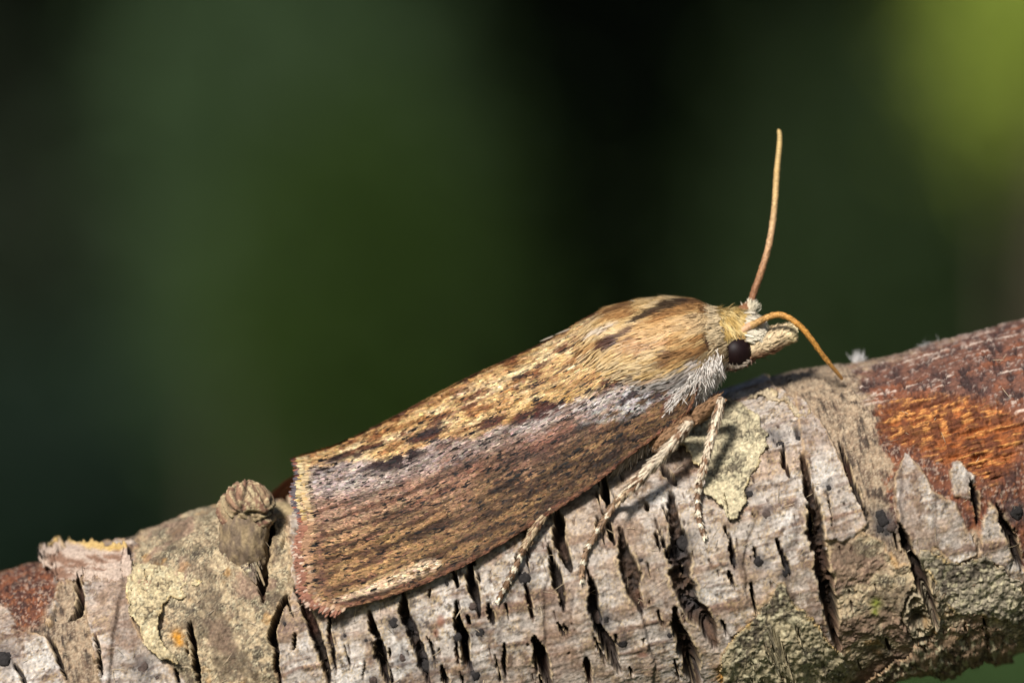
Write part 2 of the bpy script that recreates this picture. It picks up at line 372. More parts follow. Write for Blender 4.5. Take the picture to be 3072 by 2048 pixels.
def build_field():
    th = np.concatenate([np.linspace(math.radians(-28), math.radians(205), 560), np.linspace(math.radians(205), math.radians(332), 44)[1:-1]])
    u = np.concatenate([np.linspace(-95, -36, 50)[:-1], np.linspace(-36, -19.5, 120)[:-1], np.linspace(-19.5, 19.5, 880), np.linspace(19.5, 36, 120)[1:], np.linspace(36, 95, 50)[1:]])
    U, T = np.meshgrid(u, th, indexing='ij')
    big = 0.10 * fbm(U / 6, T * 1.1, 3, 21)
    # swelling round the bud and dip near the bare wood
    px0, py0 = toPx(cyl(U, T, np.full(U.shape, RB)))
    big += 0.42 * np.exp(-((px0 - 640) / 170) ** 2 - ((py0 - 1640) / 190) ** 2)
    big += 0.18 * np.exp(-((px0 - 2350) / 130) ** 2) - 0.16 * np.exp(-((px0 - 2680) / 130) ** 2 - ((py0 - 1150) / 260) ** 2)
    big += 0.25 * np.exp(-((px0 - 2760) / 110) ** 2 - ((py0 - 1830) / 110) ** 2)
    V_ = T * RB
    a, b = U, V_                                # unrolled mm coordinates
    n1 = fbm(a * 1.1, b * 1.1, 4, 1); n2 = fbm(a * 3.3, b * 3.3, 4, 2); n3 = fbm(a * 9, b * 9, 3, 3)
    n3b = fbm(a * 14, b * 14, 2, 33)
    wx = px0 + 9 * n2 + 5 * n3; wy = py0 + 9 * fbm(a * 3.1, b * 3.1, 3, 14) + 4 * n3
    lowa = vnoise(a * 1.6, b * 1.6, 41); lowb = vnoise(a * 4.5, b * 4.5, 42); lowc = vnoise(a * 2.3, b * 2.3, 43); lowd = vnoise(a * 8.5, b * 8.5, 47)
    # bark sheets that end in transverse strips, each a little higher or lower than the next
    q = (a + 0.22 * (b - 8)) / 1.25 + 0.45 * vnoise(a * .5, b * .35, 44) + 0.10 * vnoise(a * 2, b * 1.8, 45)
    qi = np.floor(q).astype(np.int64); qf = q - qi
    hs = TAB[(qi * 7) & 511, 11]; ts = TAB[(qi * 3) & 511, 57]
    amp = sst(-.35, .5, vnoise(a * .55, b * .42, 46))
    strip = amp * (0.11 * hs + 0.19 * ts * (qf - .5)); edge_s = amp * (np.exp(-(qf / .05) ** 2) + np.exp(-((1 - qf) / .05) ** 2))
    # ---- surfaces of each kind
    along = fbm(a * 0.35, b * 3.2 + 0.35 * n1, 4, 5)            # bands that run along the branch
    fib = fbm(a * 1.2, b * 16, 3, 6); fib2 = fbm(a * 2.2, b * 30, 2, 7)
    tr = fbm(a * 15, b * 2.2, 3, 8)                               # transverse wrinkles
    d1, d2, idv = worley(a * 5.2 + n2 * 0.5, b * 5.2 + n3 * 0.4, 1)
    e1, e2, ide = worley(a * 15, b * 15, 4)
    gran = np.clip(1 - e1 * 1.5, 0, 1)
    def plate():
        c = mix(A(184, 174, 164), A(212, 206, 199), sst(-0.1, 0.8, n1 + 0.5 * n2))
        c = mix(c, A(182, 154, 132), 0.6 * sst(0.1, 0.8, -n1 + 0.6 * along))
        c = mix(c, A(112, 82, 68), 0.75 * sst(0.3, 0.65, along + 0.3 * n2))
        c = mix(c, A(112, 97, 88), 0.55 * sst(0.25, 0.75, n2 + 0.5 * n3))
        c = mix(c, A(196, 170, 122), 0.55 * sst(0.3, 0.7, gran + 0.5 * n2 - 0.1))
        c = mix(c, A(112, 84, 68), .55 * sst(.2, .7, fbm(a * 1.1, b * 7.5 + .8 * n1, 3, 48) + .3 * n2))
        c = mix(c, A(54, 48, 46), 0.7 * sst(0.42, 0.75, n3 + 0.4 * n2))
        c = mix(c, A(164, 142, 122), .45 * sst(.0, .6, fbm(a * .5, b * .5, 3, 66) + .3 * n2)); c = mix(c, A(126, 100, 84), .5 * sst(.15, .6, fbm(a * .8, b * .6, 3, 67) + .25 * n2))
        c = mix(c, A(70, 52, 42), .6 * edge_s); c = c * (1 + .12 * hs * amp)[..., None]
        c = c * np.array([.82, .80, .78]) * (1 + 0.32 * n3b + 0.10 * tr)[..., None]
        return c, strip - 0.05 * edge_s + 0.016 * n2 + 0.010 * n3 + 0.010 * n3b + 0.040 * along + 0.012 * gran + 0.018 * fbm(a * 1.1, b * 7.5 + .8 * n1, 3, 48)
    def lichen():
        cell = sst(0.02, 0.25, d2 - d1)
        c = mix(A(188, 166, 132), A(150, 130, 104), sst(-0.4, 0.5, idv + n3 * .4))
        c = mix(c, A(112, 100, 78), 0.8 * sst(0.05, 0.6, n1 + 0.5 * n2))
        c = mix(c, A(54, 48, 42), 0.8 * (1 - cell) * sst(-0.3, 0.3, n2 + 0.2))
        c = mix(c, A(58, 52, 46), 0.7 * sst(0.25, 0.6, fbm(a * 2.1, b * 2.1, 3, 17) + 0.5 * n3))
        c = mix(c, A(214, 200, 164), 0.6 * sst(0.3, 0.75, gran + 0.4 * n3 - .1))
        c = mix(c, A(176, 128, 62), 0.5 * sst(0.5, 0.8, fbm(a * 1.6, b * 1.6, 3, 19))); c = mix(c, A(150, 118, 100), .6 * sst(.1, .5, fbm(a * .9, b * .9, 3, 63))); c = mix(c, A(92, 76, 60), .6 * sst(.2, .55, fbm(a * 1.3, b * 1.0, 4, 64)))
        c = c * 0.84 * (1 + 0.32 * n3b)[..., None]
        return c, 0.05 * cell * (0.6 + 0.4 * idv) + 0.05 * n2 + 0.03 * gran + 0.02 * n3 - 0.03 + 0.10 * fbm(a * 1.4, b * 1.4, 3, 65)
    def cork():
        c = mix(A(150, 128, 104), A(104, 84, 68), sst(-0.3, 0.6, n2 + 0.4 * tr))
        c = mix(c, A(182, 164, 138), 0.6 * sst(0.2, 0.7, gran + 0.4 * n3))
        c = mix(c, A(48, 38, 33), 0.75 * sst(0.25, 0.6, tr + 0.5 * n2 - 0.1))
        return c * .9 * (1 + 0.3 * n3b)[..., None], 0.05 * tr + 0.05 * n2 + 0.03 * gran + 0.03 * n3
    def rust():
        c = mix(A(110, 66, 46), A(72, 44, 36), sst(-0.4, 0.5, n2 + 0.5 * tr))
        c = mix(c, A(150, 94, 58), 0.6 * sst(0.2, 0.65, n3 + 0.6 * tr)); c = mix(c, A(168, 148, 130), 0.5 * sst(0.4, 0.8, n3b + .5 * n2))
        c = mix(c, A(50, 32, 28), 0.7 * sst(0.3, 0.7, fbm(a * 2.6, b * 1.6, 3, 23) + .3 * tr))
        return c * (1 + 0.2 * n3b)[..., None], 0.07 * tr + 0.06 * n2 + 0.03 * n3
    def orange():
        c = mix(A(148, 86, 44), A(100, 56, 32), sst(-0.4, 0.5, fib + 0.4 * n2))
        c = mix(c, A(214, 152, 84), 0.8 * sst(0.32, 0.66, fib2 * 0.8 + fib * 0.5 + 0.3 * n1))
        c = mix(c, A(92, 50, 30), 0.85 * sst(0.05, 0.55, n1 * .6 + n2 - 0.3 * fib))
        return c * (1 + 0.3 * n3b)[..., None], 0.14 * fib + 0.09 * fib2 + 0.10 * n2 + 0.05 * tr
    def speck():
        c = mix(A(104, 70, 56), A(74, 50, 44), sst(-0.4, 0.5, n2 + 0.4 * n3))
        c = mix(c, A(128, 74, 46), 0.6 * sst(0.1, 0.6, fbm(a * 0.8, b * 2.5, 3, 27)))
        c = mix(c, A(160, 142, 130), 0.6 * sst(0.3, 0.65, n3 + 0.5 * fib + 0.5 * (py0 > 1130) * n1 - .1))
        c = mix(c, A(198, 178, 162), 0.8 * sst(0.5, 0.75, fbm(a * .5, b * 9, 3, 29) + .25 * n3))
        c = mix(c, A(44, 32, 30), 0.75 * sst(0.3, 0.6, n2 * .8 + tr * 0.7 - 0.05))
        return c * (1 + 0.25 * n3b)[..., None], 0.05 * fib - 0.09 * sst(0.3, 0.6, n2 * .8 + tr * 0.7) + 0.03 * n3
    KIND = dict(plate=plate(), lichen=lichen(), cork=cork(), rust=rust(), orange=orange(), speck=speck())
    C, H = KIND['cork']; C = C.copy(); H = H.copy()
    vis = np.abs(U) < 24
    for kind, poly, h, rag in ZONES[1:]:
        k = rag / 10.0
        sd = poly_sd(px0 + k * (wx - px0), py0 + k * (wy - py0), poly)
        soft = 18.0 if kind in ('rust', 'orange', 'speck') else 3.0
        m = sst(-soft, soft, sd + (soft > 4) * (16 * n2 + 12 * n3))
        cc, hh = KIND[kind]
        C = mix(C, cc, m)
        rim = 0.03 * np.exp(-((sd - 6) / 6) ** 2) if kind == 'plate' else 0.0
        H = H * (1 - m) + (hh + h + rim) * m
        if kind in ('plate', 'lichen'):       # paler broken edge of the sheet
            C = mix(C, A(190, 158, 118), 0.55 * np.exp(-((sd - 3) / 3.5) ** 2) * (n2 > -0.3))
    # ---- outside the picture: plates with cracks at random
    extra = []
    for pts, w, dep in CRACKS:                  # thin side splits and more small fissures
        p0, p1 = np.array(pts[0], float), np.array(pts[-1], float)
        if w > 14:
            for q in range(1 if w > 20 else 0):
                f0 = rng.uniform(0, .6); f1 = f0 + rng.uniform(.2, .4); o = rng.choice([-1, 1]) * w * rng.uniform(.75, 1.3)
                extra.append(([tuple(p0 + (p1 - p0) * f0 + [o, 0]), tuple(p0 + (p1 - p0) * f1 + [o * .9, 0])], rng.uniform(5, 9), .35))
    for q in range(44):
        x = rng.uniform(880, 2480); y = rng.uniform(1450, 2030); L = rng.uniform(30, 120)
        extra.append(([(x, y), (x + L * .25 + 4 * rng.normal(), y + L)], rng.uniform(5, 10), .45))
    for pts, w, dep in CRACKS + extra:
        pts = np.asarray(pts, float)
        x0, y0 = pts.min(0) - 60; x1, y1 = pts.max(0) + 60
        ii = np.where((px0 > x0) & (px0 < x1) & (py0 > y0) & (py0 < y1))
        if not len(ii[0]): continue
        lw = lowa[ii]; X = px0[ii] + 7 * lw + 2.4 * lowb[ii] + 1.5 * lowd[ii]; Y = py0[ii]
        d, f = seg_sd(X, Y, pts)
        hw = 0.5 * w * np.clip(np.sin(np.pi * np.clip(f, 0.0, 1)) ** 0.6, 0, 1) * (1 + 0.35 * lowc[ii] + .18 * lowd[ii]) + 0.5
        t = d / hw
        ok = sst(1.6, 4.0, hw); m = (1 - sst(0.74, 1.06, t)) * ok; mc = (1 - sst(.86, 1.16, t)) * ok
        end = sst(0, 0.03, f) * (1 - sst(0.97, 1, f))
        rub = .7 * sst(30, 50, w) * (0.5 * n2[ii] + .35 * n3[ii] + .35)      # crumbled bark lying in the wide ones
        H[ii] -= 1.5 * dep * m * end * np.clip(hw / (.42 * w), .12, 1) ** .8 * np.clip(0.7 + 0.3 * (1 - t) - .55 * np.clip(rub, 0, 1), 0.25, 1)
        H[ii] += 0.045 * np.exp(-((t - 1.25) / 0.22) ** 2) * sst(.05, .2, f) * (1 - sst(.8, .95, f))
        inner_shaded = mix(np.tile(A(32, 23, 19), (len(X), 1)), A(66, 40, 30), sst(.2, .9, lowa[ii]))  # dark bark brown, painted near black for the shade deep in the cracks
        inner_shaded = mix(inner_shaded, A(112, 84, 62), np.clip(rub, 0, 1) * .8)
        C[ii] = mix(C[ii], inner_shaded, mc * end * 0.95)
        C[ii] = mix(C[ii], A(196, 172, 130), 0.55 * np.exp(-((t - 1.2) / 0.2) ** 2) * sst(.08, .25, f) * (1 - sst(.75, .92, f)) * (gran[ii] > 0.15))
    # short fine checks scattered over the plates
    for k in range(110):
        cx, cy = rng.uniform(850, 2650), rng.uniform(1250, 2090)
        L = rng.uniform(12, 40); w = rng.uniform(3, 6.5)
        sl = 0.25 + rng.normal() * 0.07
        ii = np.where((np.abs(px0 - cx) < 20) & (np.abs(py0 - cy) < L) & (T > -0.4) & (T < 3.5))
        if not len(ii[0]): continue
        dy = (py0[ii] - cy) / (L / 2); dx = px0[ii] - cx - sl * (py0[ii] - cy)
        hw = np.maximum(0.5 * w * np.sqrt(np.clip(1 - dy * dy, 0, 1)), 0.01)
        m = (1 - sst(0.6, 1.3, np.abs(dx) / hw)) * (np.abs(dy) < 1)
        H[ii] -= 0.18 * m; C[ii] = mix(C[ii], A(64, 46, 38), 0.85 * m)
    for k in range(500):                       # cracks beyond the frame
        cu = rng.choice([-1, 1]) * rng.uniform(20.5, 90); cv = rng.uniform(-1, 10) if k % 3 else rng.uniform(10, 16)
        L = rng.uniform(.6, 3.5); w = rng.uniform(.08, .3)
        m = (1 - sst(.7, 1.1, np.abs(a - cu) / np.maximum(w * np.sqrt(np.clip(1 - ((b - cv) / L) ** 2, 0, 1)), .004))) * (np.abs(b - cv) < L) if abs(cu) < 40 else None
        if m is None: continue
        H -= 0.4 * m; C = mix(C, A(58, 42, 34), .9 * m)
    # knot scar with ring ridges
    kx = (px0 - 2752) / 58; ky = (py0 - 1835) / 92; kr = np.hypot(kx, ky) + 0.14 * n2 + 0.07 * n3 + .10 * lowb
    H += 0.16 * np.exp(-((kr - 1.0) / 0.14) ** 2) + 0.12 * np.exp(-((kr - 0.62) / 0.12) ** 2) - 0.12 * np.exp(-((kr - 0.82) / 0.07) ** 2) - 0.5 * np.exp(-(kr / 0.42) ** 2)
    C = mix(C, A(200, 186, 156), .5 * np.exp(-((kr - 0.65) / 0.12) ** 2))
    C = mix(C, A(48, 46, 36), .9 * np.exp(-(kr / 0.42) ** 2)); C = mix(C, A(70, 52, 42), .75 * np.exp(-((kr - 0.82) / 0.06) ** 2))
    for gx, gy, gr in ((2627,1805,14),(2622,1830,10)): C = mix(C, A(120,130,30), .8*np.exp(-(((px0-gx)**2+(py0-gy)**2)/gr**2)))
    for gx, gy, gr in ((530,1905,16),(540,1925,13),(2180,2020,26)): C = mix(C, A(205,140,30), .85*np.exp(-(((px0-gx+6*n3)**2+(py0-gy+6*n2)**2)/gr**2)))
    for gx, gy, rx, ry in ((1322,1862,12,20),(1308,1897,9,13),(1925,1955,18,10)): C = mix(C, A(128,88,70), .85*np.exp(-(((px0-gx)/rx)**2+((py0-gy)/ry)**2)**2))
    for gx, gy, gr in [(d[0], d[1], d[2] * 1.5) for d in DOTS]:
        ii = np.where((np.abs(px0 - gx) < 2.2 * gr) & (np.abs(py0 - gy) < 2.2 * gr))
        C[ii] = mix(C[ii], A(62, 60, 62), .7 * np.exp(-(((px0[ii] - gx) ** 2 + (py0[ii] - gy) ** 2) / gr ** 2)))
    R = RB + big + H
    return u, th, U, T, R, np.clip(C, 0.004, 0.9)
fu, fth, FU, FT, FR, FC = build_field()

def surf(px, py, lift=0.0):
    """points of the bark surface seen through photo pixels, moved out by lift mm."""
    px = np.asarray(px, float); py = np.asarray(py, float)
    O = np.array([0, -DIST, 0.0]); d = P(px, py, 0.0) - O
    w = O - AM
    dp = d - (d @ AX)[..., None] * AX; wp = w - (w @ AX) * AX
    R = RB + 0.1
    for it in range(3):
        qa = (dp ** 2).sum(-1); qb = 2 * (dp @ wp); qc = wp @ wp - R ** 2
        disc = np.maximum(qb * qb - 4 * qa * qc, 0); t = (-qb - np.sqrt(disc)) / (2 * qa)
        p = O + t[..., None] * d
        rel = p - AM; uu = rel @ AX; th = np.arctan2(rel @ FX, rel @ NX)
        iu = np.clip(np.searchsorted(fu, uu), 0, len(fu) - 1); it_ = np.clip(np.searchsorted(fth[:560], th), 0, 559)
        R = FR[iu, it_]
    n = np.cos(th)[..., None] * NX + np.sin(th)[..., None] * FX
    return AM + uu[..., None] * AX + n * (R + lift)[..., None], n

def build_branch():
    base = AM.copy()
    e = empty('branch', base, 'cracked grey bark branch with rusty bare wood, carrying the moth', 'branch')
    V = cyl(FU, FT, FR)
    nu, nt = FU.shape
    ends = [V[0].mean(0), V[-1].mean(0)]
    Vf = np.vstack([V.reshape(-1, 3), ends])
    j = np.arange(nt); j2 = (j + 1) % nt; m = nu * nt
    F = [grid_faces(nu, nt, True)[:, ::-1], np.concatenate([np.stack([j, j2, 0 * j + m], -1), np.stack([(nu - 1) * nt + j2, (nu - 1) * nt + j, 0 * j + m + 1], -1)])]
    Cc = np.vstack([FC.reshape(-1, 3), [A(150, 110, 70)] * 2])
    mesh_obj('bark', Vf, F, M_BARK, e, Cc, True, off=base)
    return e, base
branch, BB = build_branch()

def flake(pts, h0, lift_fn, cfn, name='bark_flake', thick=0.07, rough=1.0, label=None):
    """thin curled sheet of bark: outline in photo pixels laid on the branch, lifted by lift_fn(x, y)."""
    pts = np.asarray(pts, float); st = 3.4
    lo = pts.min(0) - 8; hi = pts.max(0) + 8
    x, y = np.meshgrid(np.arange(lo[0], hi[0], st), np.arange(lo[1], hi[1], st), indexing='ij')
    sm = catmull(np.vstack([pts, pts[:1]]), 90)[:-1]
    sd = poly_sd(x + 11 * fbm(x / 26, y / 26, 4, 3), y + 11 * fbm(x / 26, y / 26, 4, 4), sm)
    s, n = surf(x, y, 0.0)
    rel = s - AM; rr = np.sqrt((rel @ NX) ** 2 + (rel @ FX) ** 2)
    ins = sd > 0
    med = np.median(rr[ins]); rb = np.clip(rr, med - 0.15, med + 0.25) * 0.55 + med * 0.45     # the sheet bridges the bumps below
    w1 = worley(x / 13 + .5 * fbm(x / 12, y / 12, 2, 6), y / 13, 5); crust = sst(.02, .3, w1[1] - w1[0]) * (.6 + .4 * w1[2])
    lift = h0 + lift_fn(x, y) + 0.05 * fbm(x / 24, y / 24, 3, 9) + 0.03 * fbm(x / 9, y / 9, 2, 10) + rough * 0.035 * crust
    top = s + n * (rb - rr + lift)[..., None]; bot = top - n * thick
    rho = 1 - np.clip(sd, 0, 60) / 60.0
    col = cfn(x, y, rho, crust)
    V = np.vstack([top.reshape(-1, 3), bot.reshape(-1, 3)]); K = np.vstack([col.reshape(-1, 3), col.reshape(-1, 3) * 0.85])
    a_, b_ = x.shape; g = grid_faces(a_, b_); N = a_ * b_
    ok = (sd.reshape(-1)[g] > 0).all(1); g = g[ok]
    E = np.concatenate([g[:, [0, 1]], g[:, [1, 2]], g[:, [2, 3]], g[:, [3, 0]]])
    key = np.sort(E, 1); _, inv, cnt = np.unique(key[:, 0] * N + key[:, 1], return_inverse=True, return_counts=True)
    B = E[cnt[inv.reshape(-1)] == 1]
    F = np.vstack([g[:, ::-1], g + N, np.stack([B[:, 0], B[:, 1], B[:, 1] + N, B[:, 0] + N], -1)])
    used = np.unique(F); mp = np.full(2 * N, -1); mp[used] = np.arange(len(used)); V = V[used]; K = K[used]; F = mp[F]
    ob = mesh_obj(name, V, F, M_FLAKE, branch, K, True, off=BB)
    if label: ob['label'] = label
    return ob

def lichen_col(base, dark, edge):
    def f(x, y, rho, crust):
        n = fbm(x / 60, y / 60, 4, 12); n2 = fbm(x / 12, y / 12, 3, 13)
        c = mix(np.broadcast_to(A(*base), x.shape + (3,)), A(*dark), 0.85 * sst(0.0, 0.5, n + 0.6 * n2))
        c = mix(c, A(52, 46, 40), 0.75 * sst(.3, .05, crust) * sst(-.3, .2, n + n2)); c = mix(c, A(222, 210, 172), 0.6 * sst(0.15, 0.6, n2 + .3 * crust - .1))
        c = mix(c, A(*edge), 0.65 * sst(0.84, 0.98, rho + 0.08 * n2) * sst(-.5, .3, fbm(x / 45, y / 45, 2, 18)))
        return c * .84 * (1 + 0.35 * fbm(x / 5, y / 5, 2, 15))[..., None]
    return f
def bark_flakes():
    flake([(2040,1350),(2062,1290),(2085,1245),(2190,1205),(2260,1240),(2300,1300),(2300,1345),(2272,1410),(2250,1460),(2240,1500),(2222,1540),(2215,1562),(2190,1560),(2165,1525),(2130,1500),(2112,1490),(2108,1430),(2080,1400),(2066,1365)],
          0.10, lambda x, y: 0.30 * sst(2190, 2040, x) * sst(1250, 1380, y) + 0.16 * sst(1440, 1560, y), lichen_col((198,184,150), (104,94,76), (206,182,128)), label='pale crusty flake lifting under the front leg')
    flake([(128,1668),(200,1660),(290,1655),(385,1652),(392,1672),(388,1730),(300,1745),(230,1745),(180,1740),(150,1720),(128,1700)],
          0.05, lambda x, y: 0.55 * sst(1740, 1655, y) * (0.6 + 0.4 * sst(390, 130, x)), lambda x, y, r, k: mix(mix(np.broadcast_to(A(178,158,142), x.shape + (3,)), A(128,98,80), sst(0, .6, fbm(x / 60, y / 9, 3, 4))), A(200,164,86), .75 * sst(1676, 1666, y + 5 * fbm(x / 30, y / 10, 2, 6))), thick=0.10, rough=0.2, label='curled grey flake with a yellow upper edge')
    flake([(380,1700),(470,1690),(560,1720),(610,1745),(630,1752),(560,1760),(555,1800),(530,1795),(500,1815),(482,1860),(490,1920),(540,1985),(520,1995),(450,1950),(405,1880),(380,1800)],
          0.08, lambda x, y: 0.22 * sst(1760, 1900, y), lichen_col((196,178,140), (132,112,84), (212,182,124)), label='cream flake with a hooked edge')
    flake([(2160,1950),(2200,1905),(2270,1850),(2305,1800),(2330,1745),(2350,1738),(2362,1780),(2375,1795),(2420,1832),(2450,1870),(2500,1930),(2540,2010),(2400,2090),(2260,2090),(2165,2060)],
          0.10, lambda x, y: 0.20 * sst(1850, 1740, y) + 0.10 * sst(2260, 2160, x), lichen_col((172,158,126), (84,74,62), (196,156,86)), label='olive grey flake with a thin yellow rim')
    flake([(2748,1640),(2770,1636),(2800,1645),(2830,1665),(2850,1688),(2890,1680),(2930,1660),(2965,1668),(3000,1690),(3015,1715),(3060,1745),(3072,1790),(3080,1860),(2960,1850),(2860,1840),(2800,1740),(2770,1700)],
          0.08, lambda x, y: 0.16 * sst(1720, 1640, y), lichen_col((166,154,132), (92,82,70), (190,160,106)), label='pale grey flake with a scalloped edge beside the knot')
    flake([(2240,1190),(2290,1178),(2330,1182),(2350,1200),(2385,1205),(2420,1225),(2440,1245),(2400,1250),(2360,1222),(2310,1196),(2250,1200)],
          0.02, lambda x, y: 0.10 * sst(2200, 2300, x) * sst(1215, 1180, y), lichen_col((186,168,140), (140,118,96), (176,150,110)), label='thin pale sheet of bark below the near antenna')
    flake([(2845,1875),(2960,1880),(3030,1900),(3045,1935),(3030,1970),(2985,1975),(2950,1965),(2900,1985),(2860,2010),(2800,2000),(2700,2010),(2600,2050),(2540,2060),(2620,1990),(2760,1930)],
          0.02, lambda x, y: 0.35 * sst(1900, 1990, y), lichen_col((150,124,98), (100,80,64), (168,136,100)), label='brown ragged sheet along the underside')
    flake([(700,1600),(720,1590),(760,1640),(780,1700),(790,1760),(760,1750),(725,1700),(700,1650)], 0.0, lambda x, y: 0 * x, lichen_col((120,104,90), (76,62,62), (150,130,96)), name='bud_scar')
bark_flakes()

def blob_mesh(c, r, seed, nseg=14, nring=9, bump=0.15, ax=(0, 0, 1)):
    """lumpy closed ellipsoid; r = (rx, ry, rz)."""
    t = np.linspace(0, np.pi, nring); p = np.linspace(0, 2 * np.pi, nseg, endpoint=False)
    Tt, Pp = np.meshgrid(t, p, indexing='ij')
    d = np.stack([np.sin(Tt) * np.cos(Pp), np.sin(Tt) * np.sin(Pp), np.cos(Tt)], -1)
    k = 1 + bump * fbm(d[..., 0] * 2 + d[..., 2] * 1.3, d[..., 1] * 2 - d[..., 2] * 0.9, 3, seed)
    k[0] = k[0].mean(); k[-1] = k[-1].mean()
    return (c + d * np.asarray(r) * k[..., None]).reshape(-1, 3), grid_faces(nring, nseg, True), d

def fungus():
    for k, (x, y, r) in enumerate(DOTS):
        s, n = surf(x, y, 0.0)
        rr = r / KPX
        V, F, d = blob_mesh(s * 0, (rr, rr, rr), k + 3, 20, 14, bump=0.34)
        V = V - (V @ n)[:, None] * n * 0.58; V = s - n * rr * 0.10 + V * 0.8
        g = A(44, 41, 40) if k % 5 else A(78, 66, 60)
        mesh_obj('fungus_dot', V, F[:, ::-1], M_FUNG, branch, np.tile(g, (len(V), 1)) * (1 + .3 * rng.uniform(-1, 1, (len(V), 1))), True, off=BB)
fungus()

def fibres():
    k = 260
    x = rng.uniform(30, 3050, k); y = np.interp(x, [0, 3072], [1720, 960]) + rng.uniform(60, 700, k)
    keep = y < 2050; x, y = x[keep], y[keep]; k = len(x)
    s, n = surf(x, y, 0.0)
    d = AX * rng.normal(size=(k, 1)) + np.cross(n, AX) * rng.normal(size=(k, 1)) * .7 + n * rng.uniform(.1, .7, (k, 1))
    V, F, K = ribbons(s, d, n + .3 * rng.normal(size=(k, 3)), rng.uniform(.15, .6, k), rng.uniform(.012, .03, k), 0, .02, -.05, HAIR, np.tile(A(190, 170, 140), (k, 1)) * (1 + .2 * rng.normal(size=(k, 1))), bend=rng.normal(size=(k, 3)) * .08)
    o = mesh_obj('loose_fibres', V, F, M_HAIR, branch, np.clip(K, 0, .8), False, off=BB); o['kind'] = 'stuff'

def bud():
    # short spur shoot: a dark stem leaning out of the branch with a rounded, scaly ball on top
    axis = catmull([P(746, 1750, .1), P(736, 1675, -.48), P(732, 1600, -0.66), P(738, 1540, -0.5)], 40)
    f = np.linspace(0, 1, 40); ns = 70
    Vf, F, V, R, t = tube(axis, np.interp(f, [0, .4, .8, 1], [60, 74, 74, 62]) / KPX, ns, True)
    ph = np.linspace(0, 2 * np.pi, ns, endpoint=False)[None]; ff = f[:, None]
    n1 = fbm(ph * 2.6 + ff * 0, ff * 6 + ph * 0, 4, 31); n2 = fbm(ph * 7 + 0 * ff, ff * 16 + 0 * ph, 3, 32)
    Vf[:40 * ns] = (V + R * (0.07 * n1 + 0.05 * n2)[..., None]).reshape(-1, 3)
    c = mix(np.broadcast_to(A(146, 126, 96), V.shape), A(84, 70, 64), .7 * sst(-.6, .5, n1 + .2)); c = mix(c, A(170, 148, 112), .55 * sst(.1, .7, n2 + .5 * np.cos(ph - 1.2)))
    K1 = np.vstack([c.reshape(-1, 3), [A(120, 100, 76)] * 2])
    nr, nq = 70, 100
    V2, F2, d = blob_mesh(np.zeros(3), np.ones(3), 7, nq, nr, 0.0)
    x, y, z = d[..., 0], d[..., 1], d[..., 2]
    m1 = fbm(x * 1.8 + z * 1.1, y * 1.8 - z * 1.4, 3, 33); m2 = fbm(x * 6 + z * 4, y * 6 - z * 5, 3, 34); m3 = fbm(x * 13 + z * 9, y * 13 - z * 11, 2, 35)
    g = np.zeros(x.shape)
    for ax_, off_, w_ in (((.8, -.3, .5), .25, .05), ((.2, -.4, .9), .35, .05), ((-.9, -.2, .3), .45, .05), ((.3, .2, -1), .42, .06)):
        a_ = np.array(ax_) / np.linalg.norm(ax_); q = x * a_[0] + y * a_[1] + z * a_[2] + .10 * m1 + .05 * m2
        g = np.maximum(g, np.exp(-((q - off_) / w_) ** 2)); m1 = m1 + .25 * sst(off_, off_ + .12, q)
    rb = 82 / KPX * (1 + 0.12 * m1 + 0.07 * m2 + 0.03 * m3 - 0.13 * g)
    V2 = P(742, 1528, -0.55) + d * rb[..., None] * np.array([1.0, 1.0, .98])
    c2 = mix(np.broadcast_to(A(158, 137, 104), d.shape), A(100, 80, 62), sst(-.2, .5, m2)); c2 = mix(c2, A(132, 90, 74), .6 * sst(.1, .5, m1 - .2)); c2 = mix(c2, A(206, 188, 146), .6 * sst(.1, .5, m3 + .4 * m2)); c2 = mix(c2, A(44, 34, 28), .85 * g)
    F1 = [q_[:, ::-1] for q_ in F]; o1 = len(Vf)
    ob = mesh_obj('bud', np.vstack([Vf, V2.reshape(-1, 3)]), F1 + [F2[:, ::-1] + o1], M_BARK, branch, np.vstack([K1, c2.reshape(-1, 3)]), True, off=BB); ob['label'] = 'knobbly bud with a rounded scaly top'
    # ridge behind the bud
    V, F, d = blob_mesh(P(835, 1545, 1.6), np.array([75, 110, 38]) / KPX, 5, 30, 18, 0.2)
    mesh_obj('bark_ridge', V, F[:, ::-1], M_BARK, branch, np.tile(A(168, 148, 112), (len(V), 1)) * (1 + .25 * rng.uniform(-1, 1, (len(V), 1))), True, off=BB)
bud()

